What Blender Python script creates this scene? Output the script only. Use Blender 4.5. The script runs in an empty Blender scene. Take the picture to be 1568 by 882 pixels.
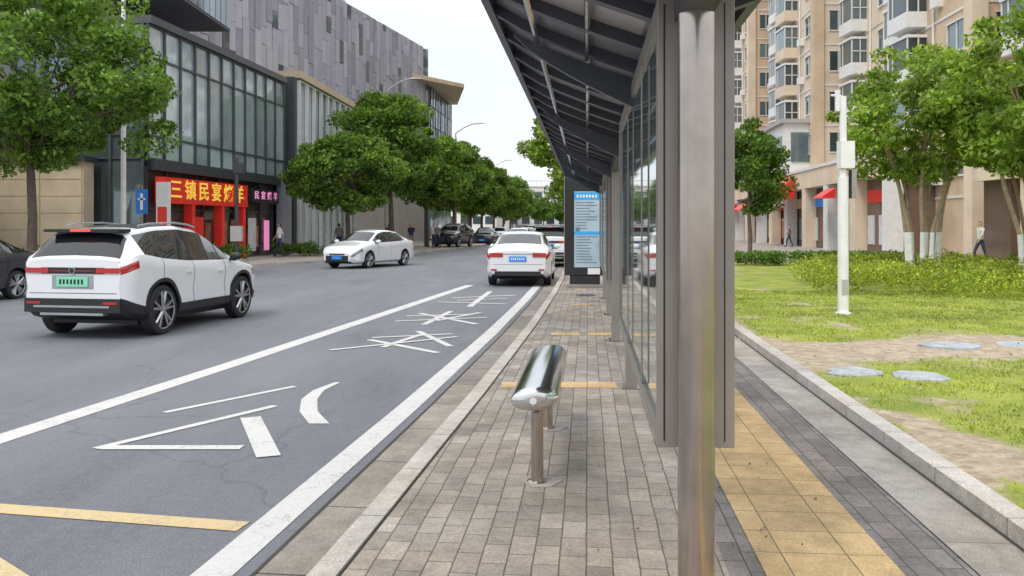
import bpy, bmesh, math, random
import numpy as np
from mathutils import Vector, Matrix, noise as mnoise
random.seed(7); rng=np.random.default_rng(7)
scene=bpy.context.scene
R=math.radians
# ------------------------------------------------------------ materials
def _nt(name):
    m=bpy.data.materials.new(name); m.use_nodes=True
    nt=m.node_tree; b=nt.nodes['Principled BSDF']; return m,nt,b
def N(nt,t,**kw):
    n=nt.nodes.new(t)
    for k,v in kw.items(): setattr(n,k,v)
    return n
def mixc(nt,f,a,b,blend='MIX'):
    n=nt.nodes.new('ShaderNodeMix'); n.data_type='RGBA'; n.blend_type=blend
    for idx,v in ((0,f),(6,a),(7,b)):
        if isinstance(v,(int,float)): n.inputs[idx].default_value=v
        elif isinstance(v,tuple): n.inputs[idx].default_value=(*v[:3],1)
        else: nt.links.new(v,n.inputs[idx])
    return n.outputs[2]
def ramp(nt,src,stops):
    r=nt.nodes.new('ShaderNodeValToRGB'); e=r.color_ramp.elements
    while len(e)<len(stops): e.new(.5)
    for el,(p,c) in zip(e,stops):
        el.position=p; el.color=(*c,1) if isinstance(c,tuple) else (c,c,c,1)
    nt.links.new(src,r.inputs[0]); return r.outputs[0]
def coords(nt,rot=0,scale=(1,1,1),loc=(0,0,0)):
    tc=N(nt,'ShaderNodeTexCoord'); mp=N(nt,'ShaderNodeMapping')
    mp.inputs['Rotation'].default_value=(0,0,rot); mp.inputs['Scale'].default_value=scale; mp.inputs['Location'].default_value=loc
    nt.links.new(tc.outputs['Object'],mp.inputs[0]); return mp.outputs[0]
def noise(nt,co,scale,detail=4,rough=.6):
    n=N(nt,'ShaderNodeTexNoise'); n.inputs['Scale'].default_value=scale; n.inputs['Detail'].default_value=detail
    n.inputs['Roughness'].default_value=rough
    nt.links.new(co,n.inputs['Vector']); return n.outputs[0]
def bump(nt,b,h,strength,dist=.01):
    n=N(nt,'ShaderNodeBump'); n.inputs['Strength'].default_value=strength; n.inputs['Distance'].default_value=dist
    nt.links.new(h,n.inputs['Height']); nt.links.new(n.outputs[0],b.inputs['Normal'])
def mat(name,c,rough=.6,metal=0,nz=None,bp=None,coat=0,island=0,emit=0,spec=None):
    m,nt,b=_nt(name); b.inputs['Roughness'].default_value=rough; b.inputs['Metallic'].default_value=metal
    b.inputs['Coat Weight'].default_value=coat; b.inputs['Coat Roughness'].default_value=.05
    b.inputs['Base Color'].default_value=(*c,1)
    if spec is not None: b.inputs['Specular IOR Level'].default_value=spec
    if nz is None: nz=(3,.12)
    co=coords(nt)
    f=noise(nt,co,nz[0]); a=nz[1]
    out=mixc(nt,ramp(nt,f,[(.3,0.),(.7,1.)]),tuple(x*(1-a) for x in c),tuple(min(1,x*(1+a)) for x in c))
    if island:
        g=N(nt,'ShaderNodeNewGeometry')
        out=mixc(nt,1.0,out,ramp(nt,g.outputs['Random Per Island'],[(0,1-island),(1,1.)]),'MULTIPLY')
    nt.links.new(out,b.inputs['Base Color'])
    if bp: bump(nt,b,noise(nt,co,bp[0],5),bp[1])
    if emit:
        b.inputs['Emission Color'].default_value=(*c,1); b.inputs['Emission Strength'].default_value=emit
    return m
TH=math.atan(.0859)
def m_asphalt():
    m,nt,b=_nt('asphalt'); co=coords(nt)
    fine=noise(nt,co,120,3,.85); mid=noise(nt,co,14,4); big=noise(nt,coords(nt,-.1,(1,.16,1)),.9,6,.65); pat=noise(nt,co,.35,3)
    v=N(nt,'ShaderNodeTexVoronoi'); v.inputs['Scale'].default_value=85; nt.links.new(co,v.inputs['Vector'])
    c=mixc(nt,ramp(nt,big,[(.32,0.),(.66,1.)]),(.105,.116,.142),(.185,.198,.225))
    c=mixc(nt,ramp(nt,pat,[(.4,0.),(.6,.35)]),c,(.21,.215,.235))
    c=mixc(nt,ramp(nt,mid,[(.4,0.),(.75,.5)]),c,(.225,.225,.24))
    c=mixc(nt,1.0,c,ramp(nt,fine,[(.3,.25),(.7,1.75)]),'MULTIPLY')
    c=mixc(nt,ramp(nt,v.outputs['Distance'],[(.12,.65),(.24,0.)]),c,(.42,.41,.40))
    v2=N(nt,'ShaderNodeTexVoronoi',feature='DISTANCE_TO_EDGE'); v2.inputs['Scale'].default_value=.2
    wv=N(nt,'ShaderNodeVectorMath',operation='ADD'); nn=N(nt,'ShaderNodeTexNoise'); nn.inputs['Scale'].default_value=1.1; nn.inputs['Detail'].default_value=6
    nt.links.new(co,nn.inputs['Vector']); nt.links.new(co,wv.inputs[0]); nt.links.new(nn.outputs[1],wv.inputs[1])
    nt.links.new(wv.outputs[0],v2.inputs['Vector'])
    c=mixc(nt,ramp(nt,v2.outputs['Distance'],[(.001,.4),(.004,0.)]),c,(.07,.07,.08))
    nt.links.new(c,b.inputs['Base Color']); b.inputs['Roughness'].default_value=.72
    bump(nt,b,fine,.8,.008); return m
def m_paint(name,c,worn=.42):
    m,nt,b=_nt(name); co=coords(nt)
    f=noise(nt,co,26,8,.8); f2=noise(nt,co,2.5,3); fn=noise(nt,co,120,3,.85)
    s=N(nt,'ShaderNodeMath',operation='ADD'); nt.links.new(f,s.inputs[0]); 
    s2=N(nt,'ShaderNodeMath',operation='MULTIPLY'); s2.inputs[1].default_value=.6; nt.links.new(f2,s2.inputs[0]); nt.links.new(s2.outputs[0],s.inputs[1])
    k=ramp(nt,s.outputs[0],[(worn+.12,.1),(worn+.32,1.)])
    out=mixc(nt,k,(.28,.28,.30),c)
    out=mixc(nt,1.0,out,ramp(nt,fn,[(.3,.7),(.6,1.)]),'MULTIPLY')
    v2=N(nt,'ShaderNodeTexVoronoi',feature='DISTANCE_TO_EDGE'); v2.inputs['Scale'].default_value=3.0
    wv=N(nt,'ShaderNodeVectorMath',operation='ADD'); nn=N(nt,'ShaderNodeTexNoise'); nn.inputs['Scale'].default_value=6; nn.inputs['Detail'].default_value=5
    sc=N(nt,'ShaderNodeVectorMath',operation='SCALE'); sc.inputs['Scale'].default_value=.25
    nt.links.new(co,nn.inputs['Vector']); nt.links.new(nn.outputs[1],sc.inputs[0]); nt.links.new(co,wv.inputs[0]); nt.links.new(sc.outputs[0],wv.inputs[1]); nt.links.new(wv.outputs[0],v2.inputs['Vector'])
    out=mixc(nt,ramp(nt,v2.outputs['Distance'],[(.004,.4),(.014,0.)]),out,(.25,.25,.25))
    nt.links.new(out,b.inputs['Base Color']); b.inputs['Roughness'].default_value=.7
    bump(nt,b,fn,.6,.005); return m
def m_paver(name,c1,c2,cm,w=.24,h=.12,rot=None,mort=.004,off=.5,loc=(0,0,0),stain=.65,dis=.014,warm=True):
    m,nt,b=_nt(name); co=coords(nt,(math.pi/2+TH) if rot is None else rot,loc=loc)
    br=N(nt,'ShaderNodeTexBrick'); br.offset=off
    br.inputs['Scale'].default_value=1; br.inputs['Brick Width'].default_value=w; br.inputs['Row Height'].default_value=h
    br.inputs['Mortar Size'].default_value=mort; br.inputs['Mortar Smooth'].default_value=.25; br.inputs['Bias'].default_value=0
    br.inputs['Color1'].default_value=(*c1,1); br.inputs['Color2'].default_value=(*c2,1); br.inputs['Mortar'].default_value=(*cm,1)
    wb=N(nt,'ShaderNodeVectorMath',operation='ADD'); nn=N(nt,'ShaderNodeTexNoise'); nn.inputs['Scale'].default_value=3
    sc=N(nt,'ShaderNodeVectorMath',operation='SCALE'); sc.inputs['Scale'].default_value=dis
    nt.links.new(co,nn.inputs['Vector']); nt.links.new(nn.outputs[1],sc.inputs[0]); nt.links.new(co,wb.inputs[0]); nt.links.new(sc.outputs[0],wb.inputs[1])
    nt.links.new(wb.outputs[0],br.inputs['Vector'])
    f=noise(nt,co,1.1,7,.72); g=noise(nt,co,80,4,.8); h2=noise(nt,co,7,5,.7); w2=noise(nt,co,.6,3)
    c=mixc(nt,1.0,br.outputs['Color'],ramp(nt,f,[(.32,stain),(.62,1.1)]),'MULTIPLY')
    c=mixc(nt,1.0,c,ramp(nt,g,[(.3,.62),(.7,1.3)]),'MULTIPLY')
    c=mixc(nt,1.0,c,ramp(nt,h2,[(.35,.84),(.6,1.05)]),'MULTIPLY')
    if warm: c=mixc(nt,1.0,c,ramp(nt,w2,[(.35,(1.,1.,1.)),(.65,(1.,.95,.87))]),'MULTIPLY')
    nt.links.new(c,b.inputs['Base Color']); b.inputs['Roughness'].default_value=.82
    inv=N(nt,'ShaderNodeMath',operation='SUBTRACT'); inv.inputs[0].default_value=1; nt.links.new(br.outputs['Fac'],inv.inputs[1])
    ad=N(nt,'ShaderNodeMath',operation='MULTIPLY_ADD'); ad.inputs[1].default_value=.35
    nt.links.new(g,ad.inputs[0]); nt.links.new(inv.outputs[0],ad.inputs[2])
    bump(nt,b,ad.outputs[0],.7,.007); return m
def m_leaf(name,dark,light,trans=.4,ns=.9):
    m,nt,b=_nt(name); g=N(nt,'ShaderNodeNewGeometry'); co=coords(nt)
    c=ramp(nt,g.outputs['Random Per Island'],[(0,dark),(.75,light),(1,tuple(min(1,x*1.4) for x in light))])
    c=mixc(nt,1.0,c,ramp(nt,noise(nt,co,ns,3),[(.32,.5),(.68,1.3)]),'MULTIPLY')
    nt.links.new(c,b.inputs['Base Color']); b.inputs['Roughness'].default_value=.5; b.inputs['Specular IOR Level'].default_value=.35
    t=N(nt,'ShaderNodeBsdfTranslucent'); ms=N(nt,'ShaderNodeMixShader'); ms.inputs[0].default_value=trans
    nt.links.new(mixc(nt,1.0,c,(1.4,1.4,.6),'MULTIPLY'),t.inputs[0])
    nt.links.new(b.outputs[0],ms.inputs[1]); nt.links.new(t.outputs[0],ms.inputs[2])
    nt.links.new(ms.outputs[0],nt.nodes['Material Output'].inputs[0]); return m
def m_glass(name,c,rough=.04,metal=.55,island=.35):
    m=mat(name,c,rough,metal,(1.5,.1),None,0,island); return m
def m_lawn():
    m,nt,b=_nt('lawn_ground'); co=coords(nt)
    a=N(nt,'ShaderNodeVertexColor'); a.layer_name='soil'
    c=mixc(nt,ramp(nt,noise(nt,co,1.6,5),[(.3,0.),(.7,1.)]),(.17,.235,.035),(.40,.44,.07))
    c=mixc(nt,1.0,c,ramp(nt,noise(nt,co,45,5,.8),[(.3,.5),(.7,1.3)]),'MULTIPLY')
    s=mixc(nt,ramp(nt,noise(nt,co,9,5,.7),[(.35,0.),(.65,1.)]),(.29,.225,.155),(.52,.44,.33))
    k=N(nt,'ShaderNodeMath',operation='ADD'); nt.links.new(a.outputs[0],k.inputs[0]); 
    k2=N(nt,'ShaderNodeMath',operation='MULTIPLY_ADD'); k2.inputs[1].default_value=1.3; k2.inputs[2].default_value=-.62; nt.links.new(noise(nt,co,5,7,.78),k2.inputs[0]); nt.links.new(k2.outputs[0],k.inputs[1])
    c=mixc(nt,ramp(nt,k.outputs[0],[(.2,0.),(.5,1.)]),c,s); nt.links.new(c,b.inputs['Base Color']); b.inputs['Roughness'].default_value=.95
    bump(nt,b,noise(nt,co,40,5),.7,.02); return m
M={}
M['asph']=m_asphalt()
M['white']=m_paint('road_paint_white',(.68,.68,.67),.42)
M['yellow']=m_paint('road_paint_yellow',(.68,.53,.29),.44)
M['pave']=m_paver('pavers_grey',(.43,.39,.355),(.29,.265,.245),(.14,.125,.105))
M['paveD']=m_paver('pavers_dark',(.28,.255,.25),(.19,.178,.18),(.095,.085,.075))
M['tact']=m_paver('tactile_tiles',(.70,.50,.26),(.54,.39,.21),(.25,.2,.12),.3,.3,off=0,dis=.008)
LK=(0,60,0)
M['gut']=m_paver('gutter_concrete',(.35,.32,.29),(.25,.232,.215),(.07,.065,.06),1.0,100,mort=.008,rot=math.pi/2+.117,loc=LK,off=0,stain=.6,dis=.006)
M['kerb']=m_paver('kerb_stone',(.58,.55,.52),(.48,.455,.43),(.14,.13,.12),.9,100,mort=.006,rot=math.pi/2+.117,loc=LK,off=0,stain=.75,dis=.004)
M['kerbR']=m_paver('kerb_stone_light',(.58,.56,.54),(.48,.465,.45),(.15,.15,.14),.9,100,mort=.005,loc=LK,off=0,stain=.72,dis=.004)
M['edgR']=m_paver('concrete_edging',(.46,.435,.41),(.40,.38,.36),(.2,.19,.18),2.2,100,mort=.004,loc=LK,off=0,stain=.55)
M['plaza']=m_paver('plaza_paving',(.46,.43,.39),(.38,.355,.33),(.2,.19,.17),.6,.6,mort=.01)
M['lawn']=m_lawn()
M['seam']=mat('seam_dirt',(.06,.055,.05),.95)
M['blade']=m_leaf('grass_blades',(.20,.26,.035),(.40,.46,.08),.3,.6)
M['leafA']=m_leaf('leaves_green',(.055,.13,.022),(.21,.34,.06))
M['leafB']=m_leaf('leaves_light',(.12,.22,.03),(.32,.44,.08))
M['leafC']=m_leaf('leaves_shrub',(.10,.17,.02),(.38,.44,.06),ns=.7)
M['leafD']=m_leaf('leaves_dark',(.05,.11,.02),(.16,.28,.05))
M['bark']=mat('bark',(.13,.10,.08),.9,0,(8,.35),(25,.6))
M['barkL']=mat('bark_tan',(.38,.29,.20),.85,0,(8,.3),(25,.5))
M['lime']=mat('lime_wash',(.78,.77,.74),.8,0,(6,.15))
M['steel']=mat('brushed_steel',(.44,.385,.34),.24,1,(5,.14))
M['steelB']=mat('polished_steel',(.64,.64,.62),.14,1,(5,.06))
M['taupe']=mat('frame_metal',(.31,.285,.26),.4,.5,(3,.1))
M['dark']=mat('dark_metal',(.07,.078,.095),.42,.4,(3,.1))
M['roofp']=mat('roof_panel',(.17,.175,.19),.35,.1,(2,.2))
M['roofl']=mat('roof_panel_worn',(.36,.33,.32),.35,.1,(1.2,.35))
M['sglass']=m_glass('shelter_glass',(.44,.54,.50),.03,.75,.1)
M['black']=mat('black_plastic',(.018,.018,.02),.5,0,(5,.1))
M['cglass']=mat('car_glass',(.012,.014,.016),.03,0,(5,.05),spec=.8)
M['cwhite']=mat('car_paint_white',(.74,.76,.79),.25,0,(1,.02),coat=1)
M['cblack']=mat('car_paint_dark',(.015,.018,.03),.2,.2,(1,.05),coat=1)
M['csilver']=mat('car_paint_silver',(.50,.52,.54),.25,.5,(1,.05),coat=1)
M['chrome']=mat('bumper_silver_trim',(.42,.44,.47),.3,.6,(3,.1))
M['cred']=mat('tail_light_red',(.42,.012,.014),.12,0,(9,.2),coat=1)
M['cbrake']=mat('brake_light_lit',(1,.06,.04),.3,0,(9,.1),emit=1.2)
M['chead']=mat('head_light',(.30,.32,.36),.08,.4,(9,.5),coat=1)
M['tyre']=mat('tyre_rubber',(.022,.022,.023),.8,0,(9,.2))
M['rim']=mat('rim_alloy',(.46,.47,.49),.28,.8,(9,.1))
M['rimD']=mat('rim_dark',(.03,.03,.034),.35,.4,(9,.1))
M['blue']=mat('sign_blue',(.02,.18,.60),.4); M['green']=mat('plate_green',(.22,.66,.44),.4)
M['pblue']=mat('plate_blue',(.03,.25,.80),.4)
M['wht']=mat('painted_white',(.76,.76,.75),.5,0,(4,.08)); M['cream']=mat('cream_render',(.72,.60,.46),.8,0,(.6,.12))
M['tan']=mat('tan_render',(.62,.475,.33),.8,0,(.6,.14)); M['brown']=mat('brown_render',(.46,.31,.22),.8,0,(.6,.12))
M['terra']=mat('terracotta_render',(.54,.24,.16),.8,0,(.6,.12)); M['greyw']=mat('grey_render',(.45,.435,.42),.8,0,(.6,.1))
M['win']=m_glass('window_glass',(.20,.26,.28),.06,.4,.7)
M['curt']=m_glass('curtain_glass',(.66,.79,.86),.06,.42,.42)
M['curtD']=m_glass('dark_curtain_glass',(.20,.25,.28),.05,.5,.5)
M['mull']=mat('mullion_metal',(.085,.095,.105),.4,.3)
M['clad']=mat('grey_cladding',(.50,.515,.63),.5,0,(2,.08),island=.42)
M['beige']=mat('beige_stone',(.66,.54,.39),.7,0,(1.2,.12)); M['soffit']=mat('dark_soffit',(.13,.135,.16),.5,.1)
M['red']=mat('sign_red',(.68,.03,.02),.45,0,(3,.15),emit=.08); M['ylw']=mat('sign_yellow',(1,.66,.08),.4,0,(3,.05),emit=.35)
M['pink']=mat('sign_pink',(.9,.3,.6),.4,0,(3,.05),emit=.5); M['shop']=m_glass('shop_interior',(.20,.14,.11),.1,.2,.8)
M['poster']=mat('shop_posters',(.5,.22,.14),.4,0,(2,.7),island=.7)
M['screen']=mat('ad_screen',(.36,.46,.53),.12,0,(3,.15),emit=.10); M['screenb']=mat('ad_screen_blue',(.04,.33,.70),.2,0,(6,.05),emit=.15)
M['ink']=mat('ink',(.12,.18,.26),.6); M['stone']=mat('stepping_stone',(.38,.41,.44),.8,0,(7,.25),(30,.4))
M['teal']=m_glass('teal_glass',(.35,.65,.68),.05,.5,.4)
M['earth']=mat('earth',(.25,.23,.2),.95,0,(.05,.2))
M['skin']=mat('skin',(.50,.30,.21),.6); M['hair']=mat('hair',(.015,.012,.01),.6)
M['clA']=mat('cloth_white',(.65,.65,.66),.9); M['clB']=mat('cloth_navy',(.03,.04,.09),.9); M['clC']=mat('cloth_red',(.45,.05,.05),.9); M['clD']=mat('cloth_grey',(.2,.2,.22),.9)
# ------------------------------------------------------------ mesh builder
class MB:
    def __init__(s): s.v=[]; s.f=[]; s.m=[]; s.mats=[]
    def mi(s,k):
        if k not in s.mats: s.mats.append(k)
        return s.mats.index(k)
    def face(s,pts,k):
        n=len(s.v); s.v+=[tuple(p) for p in pts]; s.f.append(tuple(range(n,n+len(pts)))); s.m.append(s.mi(k))
    def hexa(s,b,t,k):
        n=len(s.v); c=len(b); s.v+=[tuple(p) for p in b]+[tuple(p) for p in t]; i=s.mi(k)
        s.f.append(tuple(range(n+c-1,n-1,-1))); s.f.append(tuple(range(n+c,n+2*c)))
        for j in range(c): s.f.append((n+j,n+(j+1)%c,n+c+(j+1)%c,n+c+j))
        s.m+=[i]*(c+2)
    def box(s,x0,x1,y0,y1,z0,z1,k):
        s.hexa([(x0,y0,z0),(x1,y0,z0),(x1,y1,z0),(x0,y1,z0)],[(x0,y0,z1),(x1,y0,z1),(x1,y1,z1),(x0,y1,z1)],k)
    def prism(s,poly,z0,z1,k): s.hexa([(p[0],p[1],z0) for p in poly],[(p[0],p[1],z1) for p in poly],k)
    def wall(s,a,b,t0,t1,z0,z1,k):
        a=Vector(a[:2]); b=Vector(b[:2]); d=(b-a).normalized(); n=Vector((-d.y,d.x))
        s.prism([a+n*t0,b+n*t0,b+n*t1,a+n*t1] if t1>t0 else [a+n*t1,b+n*t1,b+n*t0,a+n*t0],z0,z1,k)
    def cyl(s,p0,p1,r0,r1,k,n=10,caps=True):
        p0=Vector(p0);p1=Vector(p1); d=(p1-p0).normalized()
        a=d.orthogonal().normalized(); b=d.cross(a); st=len(s.v); i=s.mi(k)
        for p,r in ((p0,r0),(p1,r1)):
            for j in range(n):
                t=2*math.pi*j/n; s.v.append(tuple(p+(a*math.cos(t)+b*math.sin(t))*r))
        for j in range(n): s.f.append((st+j,st+(j+1)%n,st+n+(j+1)%n,st+n+j)); s.m.append(i)
        if caps: s.f.append(tuple(range(st+n-1,st-1,-1))); s.f.append(tuple(range(st+n,st+2*n))); s.m+=[i,i]
    def tube(s,pts,rs,k,n=10):
        for i in range(len(pts)-1): s.cyl(pts[i],pts[i+1],rs[i],rs[i+1],k,n)
    def loft(s,rings,k,caps=True):
        st=len(s.v); n=len(rings[0]); i=s.mi(k)
        for r in rings: s.v+=[tuple(p) for p in r]
        for a in range(len(rings)-1):
            for j in range(n): s.f.append((st+a*n+j,st+a*n+(j+1)%n,st+(a+1)*n+(j+1)%n,st+(a+1)*n+j)); s.m.append(i)
        if caps:
            s.f.append(tuple(range(st+n-1,st-1,-1))); e=st+(len(rings)-1)*n; s.f.append(tuple(range(e,e+n))); s.m+=[i,i]
    def add_arr(s,V,k,nv=4):
        n=len(s.v); V=V.reshape(-1,3); s.v+=V.tolist(); c=len(V)//nv
        s.f+=(np.arange(c*nv).reshape(c,nv)+n).tolist(); s.m+=[s.mi(k)]*c
    def build(s,name,loc=(0,0,0),rz=0,parent=None,smooth=None,bevel=0):
        me=bpy.data.meshes.new(name); me.from_pydata(s.v,[],s.f)
        for k in s.mats: me.materials.append(M[k])
        me.polygons.foreach_set('material_index',s.m); me.update()
        if smooth is not None:
            me.shade_smooth(); me.set_sharp_from_angle(angle=R(smooth))
        o=bpy.data.objects.new(name,me); scene.collection.objects.link(o); o.location=loc; o.rotation_euler=(0,0,rz)
        if parent: o.parent=parent
        if bevel:
            bm=o.modifiers.new('b','BEVEL'); bm.width=bevel; bm.segments=2; bm.limit_method='ANGLE'
        return o
def empty(name,loc=(0,0,0),rz=0):
    o=bpy.data.objects.new(name,None); scene.collection.objects.link(o); o.location=loc; o.rotation_euler=(0,0,rz); o.empty_display_size=.3; return o
def text(body,name,size,k,M4,parent=None,ext=.01,sx=1):
    cu=bpy.data.curves.new(name,'FONT'); cu.body=body; cu.size=size; cu.extrude=ext; cu.align_x='CENTER'; cu.align_y='CENTER'; cu.resolution_u=2; cu.offset=.012*size
    o=bpy.data.objects.new(name,cu); scene.collection.objects.link(o)
    bpy.context.view_layer.update(); dg=bpy.context.evaluated_depsgraph_get()
    me=bpy.data.meshes.new_from_object(o.evaluated_get(dg)); bpy.data.objects.remove(o)
    me.materials.clear(); me.materials.append(M[k])
    for p in me.polygons: p.material_index=0
    o=bpy.data.objects.new(name,me); scene.collection.objects.link(o); o.matrix_world=M4@Matrix.Diagonal((sx,1,1,1))
    if parent: o.parent=parent; o.matrix_parent_inverse=parent.matrix_world.inverted()
    return o
def facing(pos,right):
    r=Vector(right).normalized(); u=Vector((0,0,1)); n=r.cross(u)
    return Matrix(((r.x,u.x,n.x,pos[0]),(r.y,u.y,n.y,pos[1]),(r.z,u.z,n.z,pos[2]),(0,0,0,1)))
# ------------------------------------------------------------ ground, road, pavements
KP=[(-1.9,-6),(-1.22,0),(-.75,3.85),(-.23,8.1),(.38,13.5),(1.0,19.7),(2.3,34.4),(4.4,67),(9.5,148),(34,520)]
LP=[(-18,-6),(-15.8,6),(-13.6,21.5),(-10.4,34.3),(-8.2,39.4),(-4.8,53.8),(-2.4,68),(1.5,148),(20,520)]
ky=[p[1] for p in KP]; kx=[p[0] for p in KP]; K=lambda y: float(np.interp(y,ky,kx))
ly=[p[1] for p in LP]; lx=[p[0] for p in LP]; L=lambda y: float(np.interp(y,ly,lx))
S=lambda y,o: .0859*y+o
ys=sorted(set([-6,0,3.85,6,8.1,11,13.5,16,19.7,21.5,25,30,34.3,34.4,39.4,46,53.8,60,67,68,90,110,148,250,520]))
def strip(name,fa,fb,z,k,yy=None,h=None):
    yy=yy or ys; b=MB()
    for a,c in zip(yy[:-1],yy[1:]):
        b.face([(fa(a),a,z),(fb(a),a,z),(fb(c),c,z),(fa(c),c,z)],k)
        if h:
            b.face([(fa(a),a,z-h),(fa(a),a,z),(fa(c),c,z),(fa(c),c,z-h)],k)
            b.face([(fb(a),a,z),(fb(a),a,z-h),(fb(c),c,z-h),(fb(c),c,z)],k)
    return b.build(name)
g=MB(); g.face([(-900,-300,-.03),(900,-300,-.03),(900,1500,-.03),(-900,1500,-.03)],'earth'); g.build('ground')
strip('road',lambda y:L(y),lambda y:K(y)-.50,0,'asph')
strip('gutter',lambda y:K(y)-.50,lambda y:K(y)-.14,.004,'gut')
strip('kerb',lambda y:K(y)-.14,lambda y:K(y)-.012,.130,'kerb',None,.14)
near=[y for y in ys if y<=68]
strip('gutter_seam',lambda y:K(y)-.515,lambda y:K(y)-.495,.008,'seam',near)
strip('edge_line_marking',lambda y:K(y)-.80,lambda y:K(y)-.60,.004,'white',[y for y in ys if y<=34.4])
bp=[(-5.2,-1),(-4.55,3),(-3.95,6.8),(-3.33,10.4),(-1.15,24.3)]
B=lambda y: float(np.interp(y,[p[1] for p in bp],[p[0] for p in bp]))
strip('lane_line_marking',lambda y:B(y)-.12,lambda y:B(y)+.12,.004,'white',[p[1] for p in bp])
yp=[-6]+[y for y in ys if 0<=y<=148]
strip('pavement_seam',lambda y:K(y)-.02,lambda y:K(y)+.02,.116,'seam',near)
strip('pavement',lambda y:K(y)+.004,lambda y:S(y,.62),.12,'pave',yp)
strip('pavement_back',lambda y:S(y,.62),lambda y:S(y,1.71),.12,'paveD',[-6,148])
strip('tactile_paving',lambda y:S(y,.78),lambda y:S(y,1.385),.124,'tact',[-6,60])
strip('concrete_edging',lambda y:S(y,1.71),lambda y:S(y,2.05),.126,'edgR',[-6,148])
strip('garden_kerb',lambda y:S(y,2.05),lambda y:S(y,2.19),.22,'kerbR',[-6,60],.1)
strip('garden_kerb_seam',lambda y:S(y,2.03),lambda y:S(y,2.052),.129,'seam',[-6,60])
b=MB()
for y,x0,x1,w in ((8.45,-.1,.12,.3),(8.45,.42,1.0,.3),(12.4,.55,.95,.33),(12.4,1.05,1.4,.33),(16.9,1.15,1.5,.35),(20.9,1.5,1.75,.3)):
    b.face([(x0,y-w/2,.124),(x1,y-w/2-.02,.124),(x1,y+w/2-.02,.124),(x0,y+w/2,.124)],'tact')
b.build('tactile_crossing_strip')
b=MB(); b.prism([(1.62+.22*math.cos(t),19.3+.3*math.sin(t)) for t in np.linspace(0,6.283,17)[:-1]],.118,.1245,'dark'); b.build('manhole_cover')
strip('far_pavement',lambda y:-140,lambda y:L(y)-.14,.12,'plaza')
strip('far_kerb',lambda y:L(y)-.14,lambda y:L(y),.125,'kerbR',None,.14)
b=MB(); b.face([(S(36,2.19),36,.11),(140,36,.11),(140,300,.11),(S(300,2.19),300,.11)],'plaza'); b.face([(22,-6,.11),(140,-6,.11),(140,36,.11),(22,36,.11)],'plaza'); b.build('plaza')
def soil(x,y):
    p=mnoise.noise(Vector((x*.6,y*.5,3)))*1.1+mnoise.noise(Vector((x*2.1,y*1.8,9)))*.6
    path=max(0,1-abs(y-(10.5+.16*(x-4)))/1.6) if x>2.9 else 0
    edge=max(0,1-abs(x-S(y,2.19))/.7)*.5+ (.5 if y<7.6 and x>2.9 else 0)+(.25 if 12<y<16 and x<5 else 0)
    return min(1,max(0,path*1.5+edge+p*.9-.25))
nx,ny=90,150
me=bpy.data.meshes.new('lawn'); V=[];F=[];C=[]
for j in range(ny+1):
    y=-4+40*(j/ny)
    for i in range(nx+1):
        x0=S(y,2.19); x=x0+(22-x0)*(i/nx)**1.4
        V.append((x,y,.17+.03*mnoise.noise(Vector((x*.7,y*.7,0))) if i else .17)); C.append(soil(x,y))
for j in range(ny):
    for i in range(nx): a=j*(nx+1)+i; F.append((a,a+1,a+nx+2,a+nx+1))
me.from_pydata(V,[],F); me.materials.append(M['lawn']); at=me.color_attributes.new('soil','FLOAT_COLOR','POINT')
at.data.foreach_set('color',np.array([(c,c,c,1) for c in C],dtype=np.float32).ravel()); me.shade_smooth()
o=bpy.data.objects.new('lawn',me); scene.collection.objects.link(o)
def scatter_grass():
    n=130000; out=[]
    yy=4+ (rng.random(n)**1.4)*16; xs=rng.random(n)
    for i in range(n):
        y=yy[i]; x=S(y,2.2)+xs[i]*11
        if x> y*.66+1.5: continue
        sv=soil(x,y)
        if sv>.05+.42*rng.random(): continue
        if mnoise.noise(Vector((x*2.6,y*2.2,5)))<-.18 and rng.random()<.75: continue
        h=(.014+.028*rng.random())*(1-.5*sv); a=rng.random()*6.28; w=.004+.0005*y; dx,dy=math.cos(a)*w,math.sin(a)*w
        lx_,ly_=(rng.random()-.5)*.05,(rng.random()-.5)*.05
        z=.17+.03*mnoise.noise(Vector((x*.7,y*.7,0)))-.005
        out.append(((x-dx,y-dy,z),(x+dx,y+dy,z),(x+lx_,y+ly_,z+h)))
    m=MB(); m.add_arr(np.array(out),'blade',3); m.build('grass')
scatter_grass()
b=MB()
def stroke(a,c,w,k='white',z=.0045):
    a=Vector(a);c=Vector(c);d=(c-a).normalized();n=Vector((-d.y,d.x))*w/2
    b.face([(a+n).to_3d()+Vector((0,0,z)),(a-n).to_3d()+Vector((0,0,z)),(c-n).to_3d()+Vector((0,0,z)),(c+n).to_3d()+Vector((0,0,z))],k)
for i,(a,c,w) in enumerate([((-3.06,7.76),(-2.22,9.02),.075),((-3.07,6.5),(-2.16,8.04),.085),((-3.02,6.53),(-2.0,6.53),.12),((-2.24,7.55),(-1.73,6.27),.17),
  ((-2.40,11.6),(-.81,13.0),.09),((-2.06,12.7),(-.96,11.4),.11),((-1.46,13.7),(-.84,12.0),.10),((-1.75,11.9),(-1.37,13.3),.10),((-2.05,12.9),(-.9,13.35),.10),
  ((-2.0,15.1),(-.45,15.7),.11),((-1.73,16.5),(-.59,14.7),.12),((-1.46,14.6),(-1.17,16.9),.11),((-1.92,16.0),(-.77,16.3),.11),((-1.3,15.2),(-.6,16.6),.11),
  ((-1.59,18.9),(-.12,18.4),.13),((-1.37,20.0),(.09,20.8),.14),((-.86,17.8),(-.54,22.0),.13),((-1.2,19.3),(-.1,19.9),.12)]):
    z=.0045+.0012*(i%5); stroke(a,c,w,'white',z)
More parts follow.
